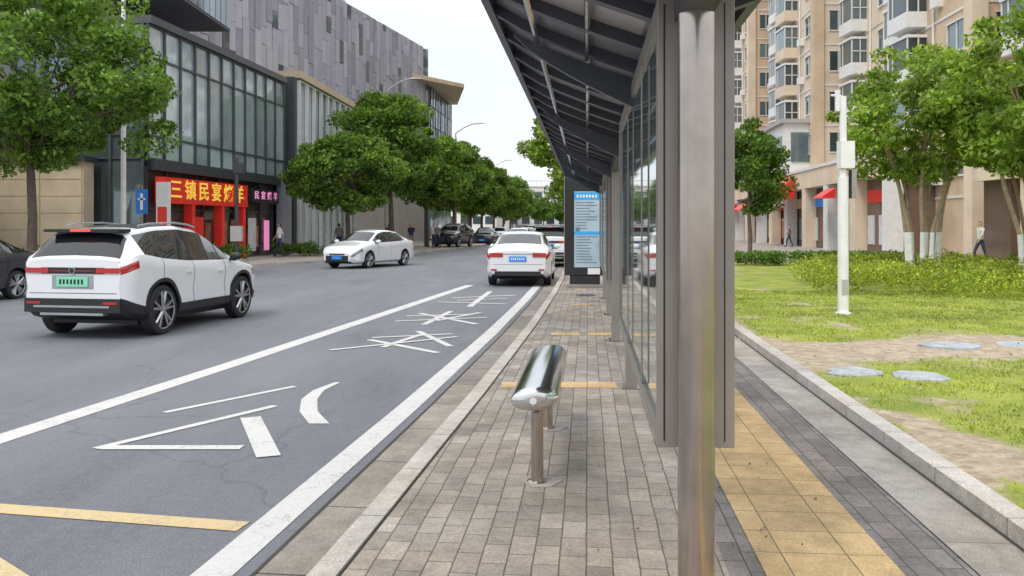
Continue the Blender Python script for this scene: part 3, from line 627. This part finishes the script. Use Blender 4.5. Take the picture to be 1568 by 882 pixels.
for i in range(11):
    y=44.6+i*6; b.prism([(S(y,ro)+1.2,y),(S(y,ro)+3.5,y),(S(y,ro)+3.5,y+5.7),(S(y,ro)+1.2,y+5.7)],.11,4.19,'shop')
    b.prism([(S(y,ro)+1.1,y+1.3),(S(y,ro)+1.19,y+1.3),(S(y,ro)+1.19,y+4.8),(S(y,ro)+1.1,y+4.8)],2.9,3.6,('red','wht','pblue','beige')[i%4])
    for q in range(3): b.prism([(S(y,ro)+1.1,y+1+q*1.5),(S(y,ro)+1.19,y+1+q*1.5),(S(y,ro)+1.19,y+1.8+q*1.5),(S(y,ro)+1.1,y+1.8+q*1.5)],.6,2.2,random.choice(['win','poster','clA']))
b.prism([(S(66,ro)-.3,66),(S(66,ro)+3,66),(S(88,ro)+2,88),(S(88,ro)-.3,88)],5.62,9.3,'wht')
b.prism([(S(66,ro)-.6,65.7),(S(66,ro)+3,65.7),(S(88,ro)+2,88.2),(S(88,ro)-.6,88.2)],9.3,9.6,'greyw')
b.box(S(66,ro)+.2,S(66,ro)+2.4,65.9,65.99,6.4,8.6,'win')
for i in range(12):
    y=44.1+i*5.6; b.prism([(S(y,ro)+.05,y),(S(y,ro)+.8,y),(S(y,ro)+.8,y+.8),(S(y,ro)+.05,y+.8)],.11,4.19,'cream' if i%2 else 'wht')
for i in range(5):
    y=66.8+i*4.2; b.prism([(S(y,ro)-.36,y),(S(y,ro)-.31,y),(S(y,ro)-.31,y+2.8),(S(y,ro)-.36,y+2.8)],6.2,8.4,'win')
b.build('structure',parent=p)
b=MB()
for y,l,h0,h1,dd in ((53,1.6,3.3,3.9,.8),(63.5,5.5,3.6,5.2,1.6),(77,4,3.0,3.9,1.2),(88,6,3.0,3.9,1.2)):
    x=S(y,ro)-.1; b.hexa([(x-dd,y,h0),(x,y,h0),(x,y+l,h0),(x-dd,y+l,h0)],[(x-dd+.05,y,h0+.12),(x,y,h1),(x,y+l,h1),(x-dd+.05,y+l,h0+.12)],'red')
b.build('red_awnings',parent=p)
b=MB(); b.box(22.0,35,34,37,.11,3.5,'shop'); b.box(19.5,35,33.6,37.2,3.5,4.3,'cream'); b.box(19.6,26,33.5,33.58,3.6,4.15,'red'); b.box(19.8,22,35,37,.11,3.5,'shop')
for i in range(7): b.box(19.6+i*2.0,20.1+i*2.0,33.65,34,.11,3.5,'cream')
b.build('corner_shop_building')
# ------------------------------------------------------------ footbridge and distance
b=MB(); b.box(-30,45,182,187,8.6,9.6,'wht'); b.box(-30,45,181.8,182,9.6,9.75,'wht')
for i in range(75): b.box(-30+i,-29.9+i,181.8,181.9,9.75,10.7,'wht')
b.box(-30,45,181.8,181.95,10.7,10.9,'wht')
for x in (-18,-3.2,17,34): b.box(x,x+1.4,183,185.5,0,8.6,'greyw')
b.build('pedestrian_footbridge')
b=MB(); b.box(-40,60,230,245,0,11.5,'wht'); 
for j in range(3):
    for i in range(30): b.box(-39+i*3.2,-37+i*3.2,229.9,230,2+j*3.3,4+j*3.3,'win')
b.build('distant_white_building')
for i,(x,w,h,k) in enumerate([(-30,16,26,'greyw'),(60,20,30,'tan')]):
    b=MB(); b.box(x,x+w,300,312,0,h,k)
    for j in range(int(h/3.2)-1): b.box(x+.5,x+w-.5,299.9,300,2+j*3.2,3.6+j*3.2,'win')
    b.build('distant_office_building')
for x,y,s in ((-8,165,1.1),(6,205,1.1),(13,165,1),(19,210,1.2),(-2,215,1.0),(12,215,1.0),(0,225,1.1),(8,222,1)): place('distant_tree',t3,x,y,s,x)
# ------------------------------------------------------------ cars
def lathe(b,prof,cx,cy,cz,k,sgn,n=28):
    rings=[]
    for x,r in prof: rings.append([(cx+sgn*x,cy+r*math.cos(t),cz+r*math.sin(t)) for t in np.linspace(0,2*math.pi,n+1)[:-1]])
    b.loft(rings,k)
def wheel(parent,x,y,r,sgn,nm,dk):
    b=MB(); w=.1
    lathe(b,[(-w,r*.7),(-w,r*.93),(-w*.75,r),(w*.75,r),(w,r*.93),(w,r*.76),(w*.6,r*.74)],x,y,r,'tyre',sgn)
    lathe(b,[(w*.62,r*.735),(w*.64,r*.1)],x,y,r,'rimD',sgn)
    # thin bright rim lip as an open annulus
    st=len(b.v)
    for q in range(32):
        t0=q*2*math.pi/32; t1=(q+1)*2*math.pi/32
        b.face([(x+sgn*w*1.03,y+r*.765*math.cos(t0),r+r*.765*math.sin(t0)),(x+sgn*w*1.03,y+r*.765*math.cos(t1),r+r*.765*math.sin(t1)),(x+sgn*w*.95,y+r*.725*math.cos(t1),r+r*.725*math.sin(t1)),(x+sgn*w*.95,y+r*.725*math.cos(t0),r+r*.725*math.sin(t0))],'rim')
    for i in range(5):
        t=i*2*math.pi/5+.3
        for dt in ((-.13,.13) if dk else (-.2,0,.2)):
            c,s_=math.cos(t),math.sin(t); c2,s2=math.cos(t+dt*1.5),math.sin(t+dt*1.5)
            p0=Vector((x+sgn*w*.80,y+c*r*.1,r+s_*r*.1)); p1=Vector((x+sgn*w*.92,y+c2*r*.73,r+s2*r*.73)); b.cyl(p0,p1,.024*r/.35,.02*r/.35,'rim',5)
    b.cyl((x+sgn*w*.5,y,r),(x+sgn*w*.98,y,r),.05,.045,'rim',12); b.build(nm,parent=parent,smooth=35)
def sm(tab,y,k=.05):
    X=[p[0] for p in tab];Y=[p[1] for p in tab]; return float(np.mean([np.interp(y+d,X,Y) for d in (-k,-k/2,0,k/2,k)]))
SPEC={
'suv':dict(y0=-2.1,y1=2.1,ax=1.25,r=.375,tr=.83,roof=[(-2.1,1.14),(-2.07,1.18),(-2.0,1.26),(-1.84,1.47),(-1.7,1.575),(-1.1,1.645),(-.5,1.66),(.1,1.60),(.45,1.48),(1.0,1.19),(1.15,1.11),(1.8,.98),(2.02,.86),(2.1,.72)],
 belt=[(-2.1,1.09),(-2.0,1.15),(-1.9,1.19),(-1.7,1.20),(-1.2,1.12),(-.5,1.06),(1.0,1.02),(1.15,1.01),(1.8,.90),(2.02,.80),(2.1,.68)],
 w=[(-2.1,.72),(-2.05,.83),(-1.92,.90),(-1.2,.935),(0,.91),(1.3,.93),(1.8,.88),(2.02,.76),(2.1,.64)],
 wr=[(-2.1,.69),(-2.0,.67),(-1.75,.585),(-.5,.64),(.4,.62),(1.0,.73),(1.15,.78),(1.8,.74),(2.1,.55)],
 zb=[(-2.1,.42),(-1.95,.33),(-1.6,.24),(1.6,.24),(1.95,.28),(2.1,.4)],rg=(-2.05,-1.76),ws=(.42,1.02),side=[(-1.66,-1.30),(-1.22,-.42),(-.34,.52),(.58,.86)],doors=[-1.27,-.38,.62],clad=True,arch=.43),
'sedan':dict(y0=-2.25,y1=2.25,ax=1.32,r=.32,tr=.78,roof=[(-2.25,.92),(-2.2,1.02),(-2.1,1.07),(-1.75,1.13),(-1.05,1.40),(-.5,1.465),(0,1.47),(.4,1.39),(1.1,1.04),(1.3,.98),(1.95,.84),(2.18,.70),(2.25,.58)],
 belt=[(-2.25,.86),(-2.1,.99),(-1.6,1.03),(-1,.98),(1.1,.93),(1.3,.91),(1.95,.78),(2.18,.64),(2.25,.52)],
 w=[(-2.25,.74),(-2.15,.83),(-1.9,.88),(0,.9),(1.5,.89),(1.95,.84),(2.18,.70),(2.25,.58)],
 wr=[(-2.25,.66),(-1.7,.66),(-1.0,.58),(-.5,.60),(.4,.58),(1.1,.70),(1.3,.76),(1.95,.70),(2.25,.5)],
 zb=[(-2.25,.36),(-2.1,.28),(-1.7,.2),(1.7,.2),(2.1,.22),(2.25,.3)],rg=(-1.72,-1.02),ws=(.42,1.12),side=[(-1.45,-1.0),(-.94,-.25),(-.18,.62),(.67,.9)],doors=[-1.0,-.22,.72],clad=False,arch=.385)}
def ring(sp,y):
    w=sm(sp['w'],y);wr=min(sm(sp['wr'],y),w*.96);rf=sm(sp['roof'],y);be=min(sm(sp['belt'],y),rf-.03);zb=sm(sp['zb'],y); zm=zb+(be-zb)*.5; hh=rf-be
    h7=be+min(.03,hh*.1); h8=rf-min(.075,hh*.4)
    return [(0,zb),(w*.86,zb),(w*.965,zb+.07),(w*.992,zb+.2),(w*.968,zm),(w,be-.16 if be-.16>zm else (zm+be)/2),(w*.985,be-.05),(w*.945,h7-.005),(w*.93,h7),(wr+.035,h8),(wr*.93,rf-min(.02,hh*.2)),(wr*.6,rf+.005),(0,rf+.015)]
def car(name,kind,paint,x,y,hd,z=0,plate='pblue',lit=False):
    sp=SPEC[kind]; rz=math.atan2(-hd[0],hd[1]); p=empty(name,(x,y,z),rz)
    st=set(np.round(np.arange(sp['y0'],sp['y1']+.001,.06),3)); st.add(sp['y1'])
    for a,c in sp['side']+[sp['rg'],sp['ws']]: st.add(a);st.add(c)
    st=sorted(st); st=[s for i,s in enumerate(st) if i==0 or s-st[i-1]>.008]
    b=MB(); b.mi('black'); mats={k:b.mi(k) for k in (paint,'cglass','cred','chead')}
    n=len(ring(sp,0)); m=2*n-2
    for yy in st:
        r=ring(sp,yy); b.v+= [(a,yy,c) for a,c in r]+[(-a,yy,c) for a,c in r[-2:0:-1]]
    for i in range(len(st)-1):
        ym=(st[i]+st[i+1])/2
        for j in range(m):
            b.f.append((i*m+j,i*m+(j+1)%m,(i+1)*m+(j+1)%m,(i+1)*m+j))
            s=j if j<n-1 else m-1-j; k=mats[paint]
            r=ring(sp,ym)
            if s<=0 or (sp['clad'] and s<=2) : k=0
            if s==8 and any(a<ym<c for a,c in sp['side']) and r[9][1]-r[8][1]>.09: k=mats['cglass']
            elif s==8 and sp['side'][0][0]<ym<sp['side'][-1][1] and r[9][1]-r[8][1]>.09: k=0
            if s>=10 and (sp['rg'][0]<ym<sp['rg'][1] or sp['ws'][0]<ym<sp['ws'][1]): k=mats['cglass']
            if s==9 and sp['rg'][0]<ym<sp['rg'][1] and kind=='suv': k=mats['cglass']
            if s>=10 and kind=='suv' and -1.4<ym<.4: k=0
            if s==5 and ym<sp['y0']+(.22 if kind=='suv' else .3): k=mats['cred']
            if s==5 and ym>sp['y1']-.48: k=mats['chead']
            b.m.append(k)
    b.f.append(tuple(range(m))); b.m.append(mats[paint]); e=(len(st)-1)*m; b.f.append(tuple(range(e+m-1,e-1,-1))); b.m.append(mats[paint])
    body=b.build('body',parent=p)
    bm=bmesh.new(); bm.from_mesh(body.data); bmesh.ops.recalc_face_normals(bm,faces=bm.faces); bm.to_mesh(body.data); bm.free()
    c=MB()
    for ay in (-sp['ax'],sp['ax']):
        for sg in (-1,1): c.cyl((sg*(sp['tr']-.2),ay,sp['r']+.01),(sg*1.3,ay,sp['r']+.01),sp['arch'],sp['arch'],'black',36)
    co=c.build('cut'); 
    bm=bmesh.new(); bm.from_mesh(co.data); bmesh.ops.recalc_face_normals(bm,faces=bm.faces); bm.to_mesh(co.data); bm.free()
    body.parent=None
    md=body.modifiers.new('x','BOOLEAN'); md.operation='DIFFERENCE'; md.object=co; md.solver='EXACT'
    bpy.context.view_layer.update(); dgx=bpy.context.evaluated_depsgraph_get(); nm=bpy.data.meshes.new_from_object(body.evaluated_get(dgx)); body.modifiers.clear(); body.data=nm
    nm.shade_smooth(); nm.set_sharp_from_angle(angle=R(32)); bpy.data.objects.remove(co); body.parent=p
    for ay,an in ((-sp['ax'],'rear'),(sp['ax'],'front')):
        for sg,sn in ((-1,'left'),(1,'right')): wheel(p,sg*(sp['tr']-.02),ay,sp['r'],sg,'wheel_%s_%s'%(an,sn),kind=='suv')
    d=MB()
    for ay in (-sp['ax'],sp['ax']):
        for sg in (-1,1):
            ts=np.linspace(-.25,math.pi+.25,20); r0=sp['arch']-.012; r1=sp['arch']+(.045 if sp['clad'] else .012)
            for a,c2 in zip(ts[:-1],ts[1:]):
                q=[]
                for t,rr in ((a,r0),(c2,r0),(c2,r1),(a,r1)):
                    yy=ay+rr*math.cos(t); zz=sp['r']+.01+rr*math.sin(t); rg_=ring(sp,yy); xx=float(np.interp(zz,[v[1] for v in rg_[1:8]],[v[0] for v in rg_[1:8]])); q.append((xx,yy,zz))
                d.hexa([(sg*(v[0]-.03),v[1],v[2]) for v in q],[(sg*(v[0]+.008),v[1],v[2]) for v in q],'black' if sp['clad'] else paint)
    for yd in sp['doors']:
        rg_=ring(sp,yd)
        for sg in (-1,1):
            for a,c2 in zip(rg_[3:7],rg_[4:8]):
                d.face([(sg*(a[0]+.003),yd-.005,a[1]),(sg*(a[0]+.003),yd+.005,a[1]),(sg*(c2[0]+.003),yd+.005,c2[1]),(sg*(c2[0]+.003),yd-.005,c2[1])],'black')
    for yd in sp['doors'][1:]:
        rg_=ring(sp,yd-.15)
        for sg in (-1,1): d.box(min(sg*(rg_[5][0]-.01),sg*(rg_[5][0]+.022)),max(sg*(rg_[5][0]-.01),sg*(rg_[5][0]+.022)),yd-.25,yd-.08,rg_[5][1]+.0,rg_[5][1]+.03,paint)
    ym=sp['side'][-1][1]-.02; rg_=ring(sp,ym)
    for sg in (-1,1):
        cx=sg*(rg_[7][0]+.12); cz=rg_[7][1]+.07; rings=[]
        for t,k in ((-.09,.5),(-.06,.9),(0,1),(.06,.8),(.09,.4)): rings.append([(cx+t*1.1,ym+.055*k*math.cos(u),cz+.07*k*math.sin(u)) for u in np.linspace(0,6.283,13)[:-1]])
        d.loft(rings,paint if kind=='sedan' else 'black'); d.box(min(cx,sg*rg_[7][0]),max(cx,sg*rg_[7][0]),ym-.02,ym+.03,cz-.08,cz-.03,'black')
    y0=sp['y0']; y1=sp['y1']
    if kind=='suv':
        d.box(-.50,.50,y0-.012,y0+.01,.955,1.045,'black'); d.box(-.74,-.38,y0-.02,y0+.05,.965,1.04,'cred'); d.box(.38,.74,y0-.02,y0+.05,.965,1.04,'cred'); d.box(-.34,.34,y0-.018,y0-.012,.99,1.0,'cred')
        d.box(-.76,.76,y0-.03,y0+.06,.40,.60,'black'); d.box(-.60,.60,y0-.042,y0-.02,.47,.50,'chrome'); d.box(-.50,.50,y0-.034,y0+.1,.36,.395,'chrome')
        d.box(-.72,-.5,y0-.037,y0-.028,.52,.555,'cred'); d.box(.5,.72,y0-.037,y0-.028,.52,.555,'cred')
        d.box(-.25,.25,y0-.022,y0-.0,.77,.91,plate); d.box(-.33,.33,y0-.006,y0+.0,.74,.935,'chrome')
        d.box(-.70,.70,y0-.004,y0,.672,.68,'black')
        d.box(-.60,.60,-1.93,-1.62,1.55,1.595,'black'); d.box(-.16,.16,-1.94,-1.93,1.56,1.588,'cbrake' if lit else 'cred')
        for sg in (-1,1): d.tube([(sg*.60,-1.45,1.64),(sg*.62,-1.2,1.675),(sg*.63,-.5,1.69),(sg*.62,-.1,1.66),(sg*.60,.15,1.62)],[.014]*5,'chrome',8)
        d.cyl((0,y0-.012,1.0),(0,y0-.026,1.0),.05,.05,'chrome',18); d.cyl((0,y0-.026,1.0),(0,y0-.028,1.0),.04,.04,'black',18)
        for i in range(7): d.box(-.20+i*.058,-.170+i*.058,y0-.025,y0-.022,.805,.875,'rimD')
    else:
        d.box(-.76,-.40,y0-.02,y0+.06,.80,.91,'cred'); d.box(.40,.76,y0-.02,y0+.06,.80,.91,'cred'); d.box(-.40,.40,y0-.012,y0+.03,.87,.895,'chrome')
        d.box(-.23,.23,y0-.02,y0-.0,.68,.82,plate); d.box(-.62,.62,y0-.016,y0+.05,.30,.42,'black'); d.box(-.72,-.56,y0-.018,y0+.03,.44,.48,'cred'); d.box(.56,.72,y0-.018,y0+.03,.44,.48,'cred')
        d.box(-.66,.66,y0-.004,y0,.60,.607,'black')
        for i in range(7): d.box(-.18+i*.055,-.15+i*.055,y0-.024,y0-.02,.72,.78,'wht')
        d.box(-.50,.50,y1-.05,y1+.012,.28,.50,'black'); d.box(-.22,.22,y1+.0,y1+.022,.36,.48,plate); d.box(-.34,.34,y1-.06,y1+.01,.52,.57,'black')
    d.build('trim',parent=p,bevel=.006)
    u=MB(); u.box(-.7,.7,sp['y0']+.5,sp['y1']-.3,.19,.3,'black'); u.build('underbody',parent=p)
    return p
def copycar(src,name,x,y,hd,z=0,paint=None):
    rz=math.atan2(-hd[0],hd[1]); p=empty(name,(x,y,z),rz)
    for c in [o for o in scene.objects if o.parent==src]:
        me=c.data
        if paint:
            me=c.data.copy()
            for i,mm in enumerate(me.materials):
                if mm and mm.name.startswith('car_paint'): me.materials[i]=M[paint]
        o=bpy.data.objects.new(c.name.split('.')[0],me); scene.collection.objects.link(o); o.parent=p
        for mo in c.modifiers:
            q=o.modifiers.new('b','BEVEL'); q.width=.004; q.segments=2; q.limit_method='ANGLE'
car('white_suv','suv','cwhite',-5.94,14.72,(.173,.985),plate='green',lit=True)
sd=car('white_sedan','sedan','cwhite',.33,25.8,(.08,1))
copycar(sd,'white_sedan',-5.72,35.4,(-.40,-.917))
copycar(sd,'dark_sedan',-12.15,18.6,(-.17,-.985),0,'cblack')
dsv=car('white_suv','suv','cwhite',1.62,36.5,(.07,1))
copycar(sd,'silver_sedan',2.6,46,(.06,1),0,'csilver'); copycar(dsv,'white_suv',3.2,56,(.06,1),0,'cwhite'); copycar(sd,'white_sedan',4.0,68,(.06,1))
for i,(src,nm_,x,y,pc) in enumerate([(sd,'white_sedan',.5,60,'cwhite'),(sd,'silver_sedan',1.2,72,'csilver'),(dsv,'silver_suv',1.9,84,'csilver'),(sd,'white_sedan',2.6,96,'cwhite'),(dsv,'white_suv',3.4,108,'cwhite'),(sd,'dark_sedan',4.2,122,'cblack'),(dsv,'white_suv',5.2,138,'cwhite'),(sd,'dark_sedan',4.8,82,'cblack'),(sd,'white_sedan',6.0,98,'cwhite'),(dsv,'silver_suv',6.8,114,'csilver')]): copycar(src,nm_,x,y,(.06,1),0,pc)
copycar(dsv,'dark_suv',1.4,100,(-.05,-1),0,'cblack'); copycar(sd,'white_sedan',2.3,124,(-.05,-1),0,'cwhite')
copycar(dsv,'dark_suv',-4.2,63,(-.3,-1),.12,'cblack'); copycar(sd,'dark_sedan',-2.3,76,(-.1,-1),.0,'cblack'); copycar(sd,'silver_sedan',-1.2,92,(-.05,-1),.0,'csilver')
# ------------------------------------------------------------ people
def person(name,x,y,face,shirt,pants,z=.12,step=.25,h=1.68):
    J={'pel':(0,0,.95,.13,.10),'spi':(0,.01,1.15,.13,.095),'chest':(0,.01,1.33,.16,.10),'neck':(0,.01,1.46,.055,.055),'head0':(0,.015,1.54,.075,.085),'head1':(0,.02,1.64,.08,.09),'head2':(0,.01,1.70,.055,.06)}
    edges=[('pel','spi'),('spi','chest'),('chest','neck'),('neck','head0'),('head0','head1'),('head1','head2')]
    for sg,s in ((1,'r'),(-1,'l')):
        f=step*sg
        J.update({'hip'+s:(sg*.09,0,.88,.085,.085),'kn'+s:(sg*.1,f*.55+.04,.49,.055,.06),'an'+s:(sg*.1,f-.03,.09,.038,.042),'to'+s:(sg*.11,f+.13,.035,.04,.03),
        'sh'+s:(sg*.18,.01,1.38,.06,.06),'el'+s:(sg*.23,-f*.3-.02,1.12,.042,.042),'wr'+s:(sg*.24,-f*.6+.06,.90,.028,.028),'ha'+s:(sg*.235,-f*.7+.09,.82,.03,.02)})
        edges+=[('pel','hip'+s),('hip'+s,'kn'+s),('kn'+s,'an'+s),('an'+s,'to'+s),('chest','sh'+s),('sh'+s,'el'+s),('el'+s,'wr'+s),('wr'+s,'ha'+s)]
    ks=list(J); me=bpy.data.meshes.new('p'); me.from_pydata([J[k][:3] for k in ks],[(ks.index(a),ks.index(c)) for a,c in edges],[])
    o=bpy.data.objects.new('p',me); scene.collection.objects.link(o)
    md=o.modifiers.new('s','SKIN'); md.use_smooth_shade=True; sv=me.skin_vertices[0].data
    for i,k in enumerate(ks): sv[i].radius=J[k][3:5]; sv[i].use_root=(k=='pel')
    o.modifiers.new('u','SUBSURF').levels=2; bpy.context.view_layer.update()
    nm=bpy.data.meshes.new_from_object(o.evaluated_get(bpy.context.evaluated_depsgraph_get())); bpy.data.objects.remove(o)
    for k in (shirt,pants,'skin','hair','black'): nm.materials.append(M[k])
    for q in nm.polygons:
        c=q.center; i=0
        if c.z<.08: i=4
        elif c.z<.95 and abs(c.x)<.195: i=1
        if abs(c.x)>.195 and c.z<1.15: i=2
        if c.z>1.45: i=2
        if c.z>1.66 or (c.z>1.52 and c.y<.0): i=3
        q.material_index=i
    s=h/1.74; o=bpy.data.objects.new(name,nm); scene.collection.objects.link(o); o.location=(x,y,z); o.scale=(s,s,s); o.rotation_euler=(0,0,face)
person('pedestrian',-6.4,56,3.0,'clB','clD'); person('pedestrian',-7.6,54.5,.2,'clC','clB'); person('pedestrian',-5.3,60,3.2,'clA','clB'); person('pedestrian',-5.0,59,2.8,'clD','clB')
person('pedestrian',-11.2,42.5,1.5,'clA','clB'); person('pedestrian',-9.6,49,.4,'clD','clB'); person('pedestrian',18.6,35,1.6,'clA','clB',.17); person('pedestrian',19.5,62,1.2,'clD','clB',.11)
# ------------------------------------------------------------ world, sun, camera
w=bpy.data.worlds.new('World'); scene.world=w; w.use_nodes=True; nt=w.node_tree; bg=nt.nodes['Background']
sky=N(nt,'ShaderNodeTexSky',sky_type='NISHITA'); sky.sun_disc=False; sky.sun_elevation=R(52); sky.sun_rotation=R(215); sky.dust_density=3; sky.air_density=1
tc=N(nt,'ShaderNodeTexCoord'); nz=N(nt,'ShaderNodeTexNoise'); nz.inputs['Scale'].default_value=1.6; nz.inputs['Detail'].default_value=5; nt.links.new(tc.outputs['Generated'],nz.inputs['Vector'])
sx=N(nt,'ShaderNodeSeparateXYZ'); nt.links.new(tc.outputs['Generated'],sx.inputs[0])
gr=ramp(nt,sx.outputs[2],[(0,(.55,.57,.60)),(.18,(.52,.565,.615)),(.4,(.68,.72,.77)),(1,(1,1,1))])
cl=mixc(nt,1.0,gr,ramp(nt,nz.outputs[0],[(.35,.93),(.65,1.06)]),'MULTIPLY')
cl=mixc(nt,1.0,cl,(13,13,13),'MULTIPLY')
nt.links.new(mixc(nt,.92,sky.outputs[0],cl),bg.inputs[0]); bg.inputs[1].default_value=.145
sl=bpy.data.lights.new('sun','SUN'); sl.energy=1.5; sl.angle=R(20); sl.color=(1,.94,.86); so=bpy.data.objects.new('sun',sl); scene.collection.objects.link(so)
az=R(215); el=R(52); dv=Vector((math.sin(az)*math.cos(el),math.cos(az)*math.cos(el),math.sin(el))); so.rotation_euler=dv.to_track_quat('Z','Y').to_euler()
cam=bpy.data.cameras.new('camera'); co=bpy.data.objects.new('camera',cam); scene.collection.objects.link(co); scene.camera=co
co.location=(0,0,1.65); co.rotation_euler=(R(90),0,0); cam.sensor_width=36; cam.lens=1350/1568*36; cam.shift_y=-(441-345)/1568; cam.clip_start=.05; cam.clip_end=3000
scene.view_settings.view_transform='Standard'; scene.view_settings.look='None'; scene.view_settings.exposure=0
